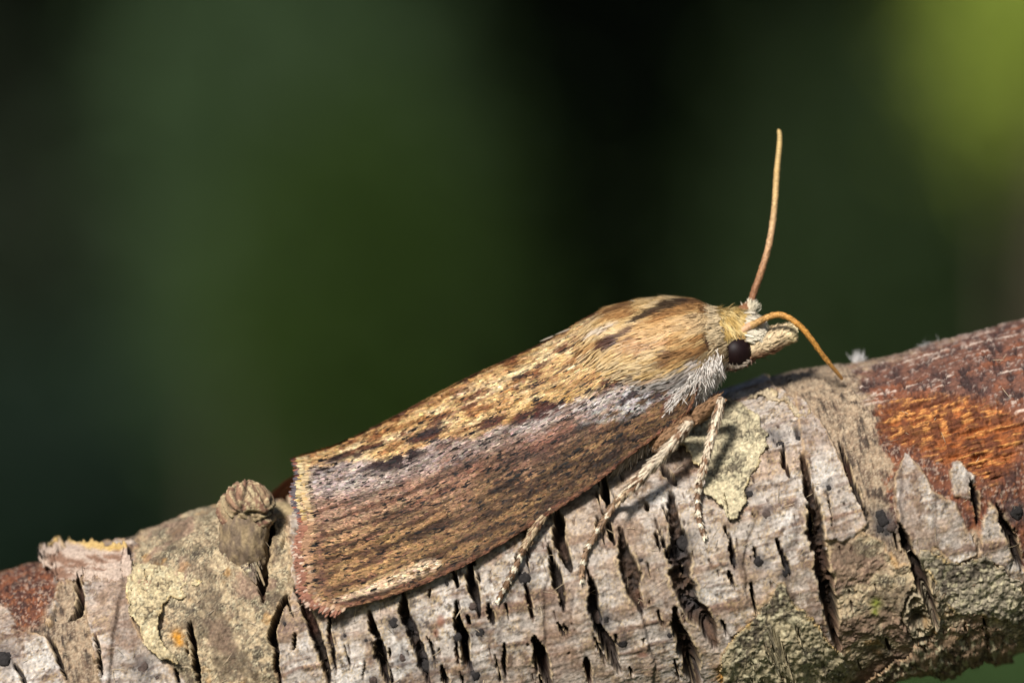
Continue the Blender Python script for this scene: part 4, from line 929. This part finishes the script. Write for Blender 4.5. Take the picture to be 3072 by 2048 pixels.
def build_body():
    ns, nt = 150, 64
    S, T = np.meshgrid(np.linspace(0, 1, ns), np.linspace(0, 2 * np.pi, nt, endpoint=False), indexing='ij')
    V = body_pos(S, T); px, py = toPx(V)
    K = fur_color(px, py) * .7
    K = mix(K, A(196, 172, 122) * .8, sst(2165, 2190, px)); K = mix(K, A(120, 84, 62), sst(2215, 2240, px) * sst(1040, 1060, py))
    Vf = np.vstack([V.reshape(-1, 3), V[0].mean(0), V[-1].mean(0)]); m = ns * nt; j = np.arange(nt); j2 = (j + 1) % nt
    F = [grid_faces(ns, nt, True), np.concatenate([np.stack([j2, j, 0 * j + m], -1), np.stack([(ns - 1) * nt + j, (ns - 1) * nt + j2, 0 * j + m + 1], -1)])]
    mesh_obj('body', Vf, F, M_CUT, moth, np.vstack([K.reshape(-1, 3), K[0, :1], K[-1, :1]]), True, off=MB)

    parts = []
    Lb = np.r_[0, np.cumsum(np.hypot(*np.diff(BODY[:, :2], axis=0).T))]; tot = Lb[-1]; Lb /= tot
    s_of = lambda x: np.interp(-x, -BODY[:, 0], Lb)
    # --- thorax mantle, lies backward over the wing bases
    k = 26000
    s = rng.uniform(s_of(2160), s_of(1770), k); th = rng.uniform(-.9, 2.75, k)
    p, ds, dt, n = body_frame(s, th); px, py = toPx(p)
    # mantle tapers away below, where the wing shows
    lim = np.interp(px, [1760, 1850, 1950, 2050, 2100, 2170], [1040, 1085, 1110, 1140, 1160, 1165])
    keep = (py < lim + 26 * rng.normal(size=k)) & (px > 1790 + 40 * rng.normal(size=k)); p, ds, dt, n, px, py, th = [q[keep] for q in (p, ds, dt, n, px, py, th)]; k = len(p)
    col = fur_color(px - 26, py + 9) * np.clip(1 + .15 * rng.normal(size=(k, 1)), .5, 1.6)
    wisp = fbm(px / 40, py / 40, 2, 75)[:, None]
    d = nrm(ds + dt * (wisp * .2 + .10 * rng.normal(size=(k, 1)) + .16))
    lo = sst(1090, 1200, py)
    L = rng.uniform(24, 50, k) / KPX; W = rng.uniform(2.6, 4.4, k) / KPX
    h1 = rng.uniform(.0, .055, k) + .04 * sst(2110, 2160, px)
    lift = 0.28 * sst(2150, 2080, px) + .02
    parts.append(ribbons(p, d, n, L, W, lift * rng.uniform(.75, 1.1, k), h1, -rng.uniform(0, .09, k), HAIR, np.clip(col, 0, .85), flat=True))
    # --- raised collar edge at the neck
    k = 1100
    s = rng.uniform(s_of(2172), s_of(2128), k); th = rng.uniform(-1.2, 2.5, k)
    p, ds, dt, n = body_frame(s, th); px, py = toPx(p)
    col = mix(np.tile(A(222, 198, 158), (k, 1)), A(150, 112, 66), sst(1000, 1060, py) * .6 * (rng.random(k) < .7)); col = mix(col, A(210, 206, 202), sst(1075, 1095, py))
    parts.append(ribbons(p, ds + dt * .15 * rng.normal(size=(k, 1)), n, rng.uniform(18, 36, k) / KPX, rng.uniform(3, 5, k) / KPX, rng.uniform(.02, .16, k), rng.uniform(.0, .08, k), -.04, HAIR, col * np.clip(1 + .2 * rng.normal(size=(k, 1)), .5, 1.5)))
    # --- white breast fur hanging below
    k = 7500
    x0 = rng.uniform(1995, 2165, k); fr = rng.random(k)
    y0 = 14 * rng.normal(size=k) - 8 + np.interp(x0, [1985, 2050, 2110, 2165], [1250, 1175, 1105, 1085]) + fr * np.interp(x0, [1985, 2050, 2110, 2165], [36, 50, 76, 30])
    dep = np.interp(fr, [0, 1], [-1.75, -.9]) + .3 * rng.normal(size=k) * .5 + np.interp(x0, [1985, 2100, 2165], [-.1, 0, .45])
    p = P(x0, y0, dep)
    wv = fbm(x0 / 16, y0 / 30, 2, 77)
    d = np.stack([-.45 + .42 * rng.normal(size=k) + .9 * wv + np.interp(x0, [1985, 2060, 2165], [-.35, .0, .5]), -.3 + .25 * rng.normal(size=k), -1 + .1 * rng.normal(size=k)], -1)
    col = mix(np.tile(A(226, 218, 208), (k, 1)), A(176, 158, 144), (rng.random(k) < .3) * .8) * 1.1 * np.clip(1 + .15 * rng.normal(size=(k, 1)), .5, 1.3)
    parts.append(ribbons(p, d, np.tile([0.1, -1, .3], (k, 1)) + .35 * rng.normal(size=(k, 3)), rng.uniform(10, 30, k) / KPX, rng.uniform(1.6, 2.5, k) / KPX, 0, .05, -.1, HAIR, col, flat=True))
    # --- sparser fur under the wing front edge
    k = 1500
    x0 = rng.uniform(1850, 2040, k); y0 = np.interp(x0, [1850, 1950, 2040], [1375, 1300, 1245]) + rng.uniform(-6, 24, k); p = P(x0, y0, rng.uniform(-1.7, -.7, k))
    d = np.stack([-.35 + .25 * rng.normal(size=k), -.2 + .2 * rng.normal(size=k), -1 + 0 * x0], -1)
    parts.append(ribbons(p, d, np.tile([0.1, -1, .3], (k, 1)) + .35 * rng.normal(size=(k, 3)), rng.uniform(24, 52, k) / KPX, rng.uniform(3, 4.5, k) / KPX, 0, .05, -.05, HAIR, np.tile(A(190, 172, 152), (k, 1)) * np.clip(1 + .25 * rng.normal(size=(k, 1)), .4, 1.3)))
    # --- golden head tuft between collar and eye, swept forward and down
    k = 2600
    s = rng.uniform(s_of(2236), s_of(2158), k); th = rng.uniform(-1.2, 1.42, k)
    p, ds, dt, n = body_frame(s, th); px, py = toPx(p); keep = (np.hypot(px - 2208, py - 1055) > 66) | (py < 982)
    p, ds, dt, n, px, py, th = [q[keep] for q in (p, ds, dt, n, px, py, th)]; k = len(p)
    col = mix(np.tile(A(204, 170, 102), (k, 1)), A(224, 198, 138), sst(-.2, .6, fbm(px / 14, py / 14, 2, 80))) * np.clip(1 + .2 * rng.normal(size=(k, 1)), .5, 1.5)
    fwd = np.interp(px, [2158, 2200, 2236], [.35, .6, 1.0])[:, None]
    parts.append(ribbons(p, -ds * fwd + dt * np.clip(th, .0, 1.2)[:, None] * .9 + .15 * rng.normal(size=(k, 3)), n, rng.uniform(20, 38, k) / KPX, rng.uniform(3.2, 5.2, k) / KPX, rng.uniform(.0, .06, k), rng.uniform(.01, .09, k), -.1, HAIR, np.clip(col, 0, .85), flat=True))
    # --- short scales closing round the rim of the eye
    k = 420
    aa = rng.uniform(math.radians(60), math.radians(330), k); p = P(2208 + 51 * np.cos(aa), 1054 - 51 * np.sin(aa), -.66 + .08 * rng.normal(size=k))
    d = np.stack([-np.cos(aa) * .5 + .5 * np.sin(aa), -.55 + 0 * aa, -np.sin(aa) * .5 - .5 * np.cos(aa)], -1) + .2 * rng.normal(size=(k, 3))
    rc = mix(np.tile(A(186, 150, 92), (k, 1)), A(186, 176, 164), sst(0, .4, -np.sin(aa)) * .8) * np.clip(1 + .2 * rng.normal(size=(k, 1)), .5, 1.4)
    parts.append(ribbons(p, d, np.tile([0, -1.0, 0], (k, 1)) + .3 * rng.normal(size=(k, 3)), rng.uniform(10, 22, k) / KPX, rng.uniform(3, 5, k) / KPX, 0, .01, 0, HAIR, rc, flat=True))
    # --- white scales of the face
    k = 1500
    s = rng.uniform(s_of(2296), s_of(2232), k); th = rng.uniform(-1.6, 1.75, k)
    p, ds, dt, n = body_frame(s, th); px, py = toPx(p)
    col = mix(np.tile(A(224, 212, 188), (k, 1)), A(196, 176, 120), sst(2270, 2300, px)) * np.clip(1 + .16 * rng.normal(size=(k, 1)), .5, 1.3)
    parts.append(ribbons(p, -ds + dt * (.25 + .2 * rng.normal(size=(k, 1))), n, rng.uniform(18, 34, k) / KPX, rng.uniform(5, 9, k) / KPX, rng.uniform(0, .1, k), rng.uniform(.03, .14, k), -.03, PADDLE, np.clip(col, 0, .85)))
    # --- white tuft at the foot of the far antenna
    k = 260
    p = P(2238 + 12 * rng.random(k), 955 - 20 * rng.random(k), .25 + .3 * rng.random(k)); d = np.stack([.45 + .3 * rng.normal(size=k), -.1 + .2 * rng.normal(size=k), 1 + .2 * rng.normal(size=k)], -1)
    parts.append(ribbons(p, d, np.tile([0.2, -1, .2], (k, 1)) + .3 * rng.normal(size=(k, 3)), rng.uniform(24, 48, k) / KPX, rng.uniform(4, 6, k) / KPX, 0, .03, 0, HAIR, np.tile(A(226, 216, 190), (k, 1)) * (1 + .1 * rng.normal(size=(k, 1)))))
    # --- brown beard below the eye
    k = 500
    x0 = rng.uniform(2165, 2262, k); y0 = np.interp(x0, [2165, 2205, 2262], [1098, 1100, 1072]) + rng.uniform(-8, 8, k); p = P(x0, y0, rng.uniform(-.7, .5, k))
    d = np.stack([np.interp(x0, [2165, 2262], [.1, .6]) + .3 * rng.normal(size=k), -.2 + .2 * rng.normal(size=k), -1 + 0 * x0], -1)
    parts.append(ribbons(p, d, np.tile([0, -1, .2], (k, 1)) + .3 * rng.normal(size=(k, 3)), rng.uniform(5, 15, k) / KPX, rng.uniform(2.5, 4, k) / KPX, 0, .02, 0, HAIR, mix(np.tile(A(120, 86, 66), (k, 1)), A(150, 126, 110), (rng.random(k) < .3) * 1.0) * (1 + .25 * rng.normal(size=(k, 1)))))
    # --- stray pale bristles on the back
    p = P([1930, 1715, 1660, 2038, 2020], [908, 985, 1008, 905, 903], np.array([-.2, .1, .2, -.1, .0])); d = np.array([[-1, 0, .12], [-1, 0, -.42], [-1, 0, -.45], [-.7, 0, .5], [-.9, 0, .3]])
    parts.append(ribbons(p, d, np.tile([0, -1, .2], (5, 1)), np.array([42, 55, 45, 16, 16]) / KPX, 4 / KPX, .04, .06, .05, HAIR, np.tile(A(170, 158, 140), (5, 1))))
    V, F, K = join(parts)
    f = mesh_obj('fur', V, F, M_HAIR, moth, np.clip(K, .003, .9), False, off=MB); f['kind'] = 'stuff'
build_body()

def build_head_parts():
    # eyes
    for sgn in (-1, 1):
        c = P(2208, 1054, -0.46 if sgn < 0 else 0.46)
        V, F, d = blob_mesh(c, np.array([49, 46, 49]) / KPX, 2, 48, 32, 0.0)
        mesh_obj('eye', V, F[:, ::-1], M_EYE, moth, None, True, off=MB)
    # palps: a beak of two scaly palps
    for yy, dy in ((-0.22, 0), (0.22, -5)):
        path = catmull([P(2236, 1066 + dy, yy * 1.6), P(2270, 1044 + dy, yy * 1.7), P(2305, 1026 + dy, yy * 1.4), P(2340, 1010 + dy, yy * 1.1), P(2366, 1003 + dy, yy), P(2378, 1003 + dy, yy * .95)], 40)
        f = np.linspace(0, 1, 40); rad = np.interp(f, [0, .2, .5, .72, .9, 1], np.array([20, 29, 32, 26, 22, 14])) / KPX
        Vf, F, V, R, t = tube(path, rad, 20)
        px, py = toPx(V)
        c0 = mix(np.broadcast_to(A(212, 188, 150), V.shape), A(136, 98, 74), sst(2, 30, py - np.interp(px, [2236, 2305, 2378], [1055, 1030, 1012])))
        K = np.vstack([c0.reshape(-1, 3), c0[0, :1], c0[-1, :1]])
        ob = mesh_obj('palp', Vf, [g[:, ::-1] for g in F], M_CUT, moth, K * .85, True, off=MB)
        k = 1500
        i = rng.integers(0, 38, k); j = rng.integers(0, 20, k)
        p = V[i, j]; n = R[i, j]; d = t[i] + .18 * rng.normal(size=(k, 3)); px, py = toPx(p)
        col = mix(c0[i, j], A(226, 208, 160), sst(2340, 2370, px) * .8) * np.clip(1 + .2 * rng.normal(size=(k, 1)), .5, 1.5)
        Vr, Fr, Kr = ribbons(p, d, n, rng.uniform(14, 26, k) / KPX, rng.uniform(4.5, 8, k) / KPX, 0, rng.uniform(.01, .09, k), -.02, PADDLE, np.clip(col, 0, .85))
        o = mesh_obj('palp_scales', Vr, Fr, M_SCALE, ob, Kr, False, off=MB); o['kind'] = 'stuff'
    # antennae
    def antenna(pts, r0, r1, cols, base_pts, lab):
        path = catmull(pts, 260); f = np.linspace(0, 1, 260)
        rad = np.interp(f, [0, .05, .9, .985, 1], [r0 * 1.1, r0, r1, r1 * .85, r1 * .3]) / KPX * (1 + .07 * np.sin(f * 2 * np.pi * 62))
        Vf, F, V, R, t = tube(path, rad, 14)
        c = np.stack([np.interp(f, np.linspace(0, 1, len(cols)), np.array(cols)[:, q]) for q in range(3)], -1)
        c = c * (1 - .22 * (np.sin(f * 2 * np.pi * 62) < -.3))[:, None] * (1 + .08 * rng.normal(size=(260, 1)))
        c = np.repeat(c[:, None], 14, 1)
        ob = mesh_obj('antenna', Vf, [g[:, ::-1] for g in F], M_CUT, moth, np.vstack([c.reshape(-1, 3), c[0, :1], c[-1, :1]]), True, off=MB); ob['label'] = lab
        k = 900                                                     # fine flat scales along the shaft
        i = (rng.random(k) ** 1.5 * 200).astype(int); j = rng.integers(0, 14, k)
        Vr, Fr, Kr = ribbons(V[i, j], t[i] + .1 * rng.normal(size=(k, 3)), R[i, j], rng.uniform(6, 11, k) / KPX, rng.uniform(3, 5, k) / KPX, 0, .008, 0, PADDLE, np.clip(c[i, j] * (1 + .22 * rng.normal(size=(k, 1))), 0, .8))
        o = mesh_obj('antenna_scales', Vr, Fr, M_SCALE, ob, Kr, False, off=MB); o['kind'] = 'stuff'
        pb = catmull(base_pts[0], 16); Vb, Fb, V2, R2, t2 = tube(pb, np.interp(np.linspace(0, 1, 16), np.linspace(0, 1, len(base_pts[1])), base_pts[1]) / KPX, 14)
        o = mesh_obj('antenna_base', Vb, [g[:, ::-1] for g in Fb], M_CUT, ob, np.tile(base_pts[2], (len(Vb), 1)) * (1 + .15 * rng.normal(size=(len(Vb), 1))), True, off=MB)
    antenna([P(2252,915,.45),P(2262,875,.5),P(2282,820,.6),P(2304,745,.75),P(2318,670,.9),P(2326,590,1.0),P(2331,510,1.1),P(2338,440,1.2),P(2339,405,1.25),P(2335,388,1.3)], 9.5, 8,
            [A(134,92,66), A(176,130,92), A(206,166,124), A(212,176,122), A(206,172,112), A(198,168,108)],
            ([P(2222,948,.35),P(2236,930,.42),P(2250,912,.46)], [26, 22, 13], A(128, 86, 56)), 'far antenna, held upright')
    antenna([P(2252,977,-.79),P(2272,967,-.85),P(2302,952,-.95),P(2335,944,-1.05),P(2368,954,-1.1),P(2402,980,-1.1),P(2435,1018,-1.0),P(2462,1056,-.8),P(2490,1092,-.5),P(2512,1118,-.2),P(2528,1138,.05)], 9, 6,
            [A(206,166,112), A(204,150,80), A(204,146,70), A(200,142,68), A(198,144,76), A(190,142,84)],
            ([P(2206,1006,-.60),P(2230,990,-.70),P(2258,973,-.80)], [6, 12, 11], A(196, 154, 118)), 'near antenna, arching down to the bark')
build_head_parts()

def build_legs():
    def seg(name, parent, pts, rads, colfn, ns=16, n=30, scales=350, sl=(12, 24)):
        path = catmull(pts, n); f = np.linspace(0, 1, n)
        rad = np.interp(f, np.linspace(0, 1, len(rads)), rads) / KPX
        Vf, F, V, R, t = tube(path, rad, ns)
        F_ = np.repeat(f[:, None], ns, 1); c = colfn(F_)
        K = np.vstack([c.reshape(-1, 3), c[0, :1], c[-1, :1]])
        o = mesh_obj(name, Vf, [g[:, ::-1] for g in F], M_CUT, parent, np.clip(K * .9, 0, 1), True, off=MB)
        k = scales; i = rng.integers(0, n - 1, k); j = rng.integers(0, ns, k)
        Vr, Fr, Kr = ribbons(V[i, j], t[i] + .15 * rng.normal(size=(k, 3)), R[i, j], rng.uniform(*sl, k) / KPX, rng.uniform(3.5, 6, k) / KPX, 0, rng.uniform(.005, .05, k), 0, PADDLE, np.clip(c[i, j] * np.clip(1 + .26 * rng.normal(size=(k, 1)), .4, 1.6), 0, .85))
        return o, (Vr, Fr, Kr)
    buff = lambda f: mix(np.broadcast_to(A(218, 200, 174), f.shape + (3,)), A(138, 104, 78), sst(.25, .7, fbm(f * 16, rng.random(f.shape) * 3, 2, 90)))
    dull = lambda f: mix(np.broadcast_to(A(196, 172, 138), f.shape + (3,)), A(122, 90, 68), sst(.0, .6, fbm(f * 14, rng.random(f.shape) * 3, 2, 91)))
    tan = lambda f: np.broadcast_to(A(152, 118, 88), f.shape + (3,)) * (1 + .1 * rng.normal(size=f.shape))[..., None]
    def bands(nb, dark=(128, 100, 78), w=.38):
        return lambda f: mix(np.broadcast_to(A(*dark), f.shape + (3,)), A(230, 216, 190), (((f * nb) % 1) > 1 - w) * 1.0)
    def leg(lab, segs):
        first = None; scl = []
        e = bpy.data.objects.new('leg', None); COL.objects.link(e); e.parent = moth; e.empty_display_size = .002; e['label'] = lab
        for a in segs:
            o, r = seg(*a[:1], e, *a[1:]); scl.append(r)
        V, F, K = join(scl)
        o = mesh_obj('leg_scales', V, F, M_SCALE, e, K, False, off=MB); o['kind'] = 'stuff'
    def S(x, y, l):
        p, n = surf(float(x), float(y), 0.0)              # feet rest on the plates, not in the cracks
        rel = p - AM; iu = int(np.searchsorted(fu, rel @ AX)); it = int(np.searchsorted(fth[:560], math.atan2(rel @ FX, rel @ NX)))
        r = np.percentile(FR[max(iu - 14, 0):iu + 14, max(it - 14, 0):it + 14], 80)
        return AM + (rel @ AX) * AX + n * (r + l)
    leg('front leg standing on the crusty flake', [
        ('femur', [P(2068,1262,-1.3), P(2110,1235,-1.7), P(2145,1208,-2.1), P(2162,1196,-2.25)], [22, 24, 20, 17], tan, 16, 30, 260),
        ('tibia', [P(2163,1195,-2.3), P(2150,1255,-2.5), P(2132,1320,-2.6), P(2118,1375,-2.65), P(2100,1440,-2.6)], [12.5, 12.5, 11.5, 10, 7.5], buff, 16, 40, 520),
        ('tarsus', [P(2100,1438,-2.6), S(2094,1500,.30), S(2096,1545,.22), S(2103,1580,.14), S(2114,1612,.08)], [8, 7, 6.5, 6.5, 6], bands(5), 12, 60, 320, (8, 14))])
    leg('middle leg slanting down from under the wing', [
        ('femur', [P(1960,1340,-1.5), P(2010,1305,-2.0), P(2060,1268,-2.45), P(2072,1262,-2.55)], [22, 24, 20, 18], tan, 16, 30, 260),
        ('tibia', [P(2072,1264,-2.6), P(2035,1310,-2.75), P(1980,1372,-2.85), P(1920,1435,-2.9), P(1872,1484,-2.85)], [14, 13, 13, 14.5, 9.5], buff, 16, 46, 800, (16, 34)),
        ('spur', [P(1890,1462,-2.9), P(1868,1490,-3.05), P(1856,1512,-3.1)], [7, 6, 2], dull, 10, 14, 60),
        ('tarsus', [P(1874,1482,-2.85), S(1846,1528,.34), S(1806,1582,.24), S(1768,1640,.18), S(1750,1690,.12), S(1745,1742,.08)], [9.5, 8.5, 8, 7, 6.5, 6], bands(6, (146, 118, 92), .25), 12, 70, 460, (9, 18))])
    leg('hind leg reaching back from below the wing', [
        ('tibia', [P(1690,1470,-1.9), P(1650,1525,-2.25), S(1615,1592,.42), S(1575,1660,.34)], [10, 10.5, 10.5, 9], dull, 14, 40, 420),
        ('tarsus', [S(1577,1656,.34), S(1550,1705,.26), S(1522,1752,.16), S(1494,1802,.08)], [8.5, 7.5, 7, 6], bands(5, (120, 92, 68), .34), 12, 60, 360, (8, 16))])
build_legs()

# ------------------------------------------------------------------ fluff caught on the bark
def fluff(x, y, w, h, n, label, dep):
    b = P(x, y, dep)
    k = n
    p = b + rng.normal(size=(k, 3)) * np.array([w, w, .05]) * .3; d = np.stack([.35 * rng.normal(size=k), .4 * rng.normal(size=k), np.abs(1 + .3 * rng.normal(size=k))], -1)
    if w > h: d = np.stack([rng.normal(size=k), .4 * rng.normal(size=k), .35 * np.abs(rng.normal(size=k))], -1)
    V, F, K = ribbons(p, d, rng.normal(size=(k, 3)), rng.uniform(.4, 1.1, k) * max(h, w * .6), .03, 0, .02, .05, HAIR, np.ones((k, 3)) * .6, bend=rng.normal(size=(k, 3)) * .12)
    o = mesh_obj('plant_fluff', V, F, M_FLUFF, None, None, False, off=b); o.location = b * MM
    o['label'] = label; o['category'] = 'fluff'; o['group'] = 'white fluff caught on the bark'
fluff(2576, 1098, .14, .5, 130, 'white upright tuft of fluff beside the near antenna tip', 3.0)
fluff(2800, 1040, .5, .18, 90, 'flat white wisp of fluff on the rusty bark ridge', 3.0)
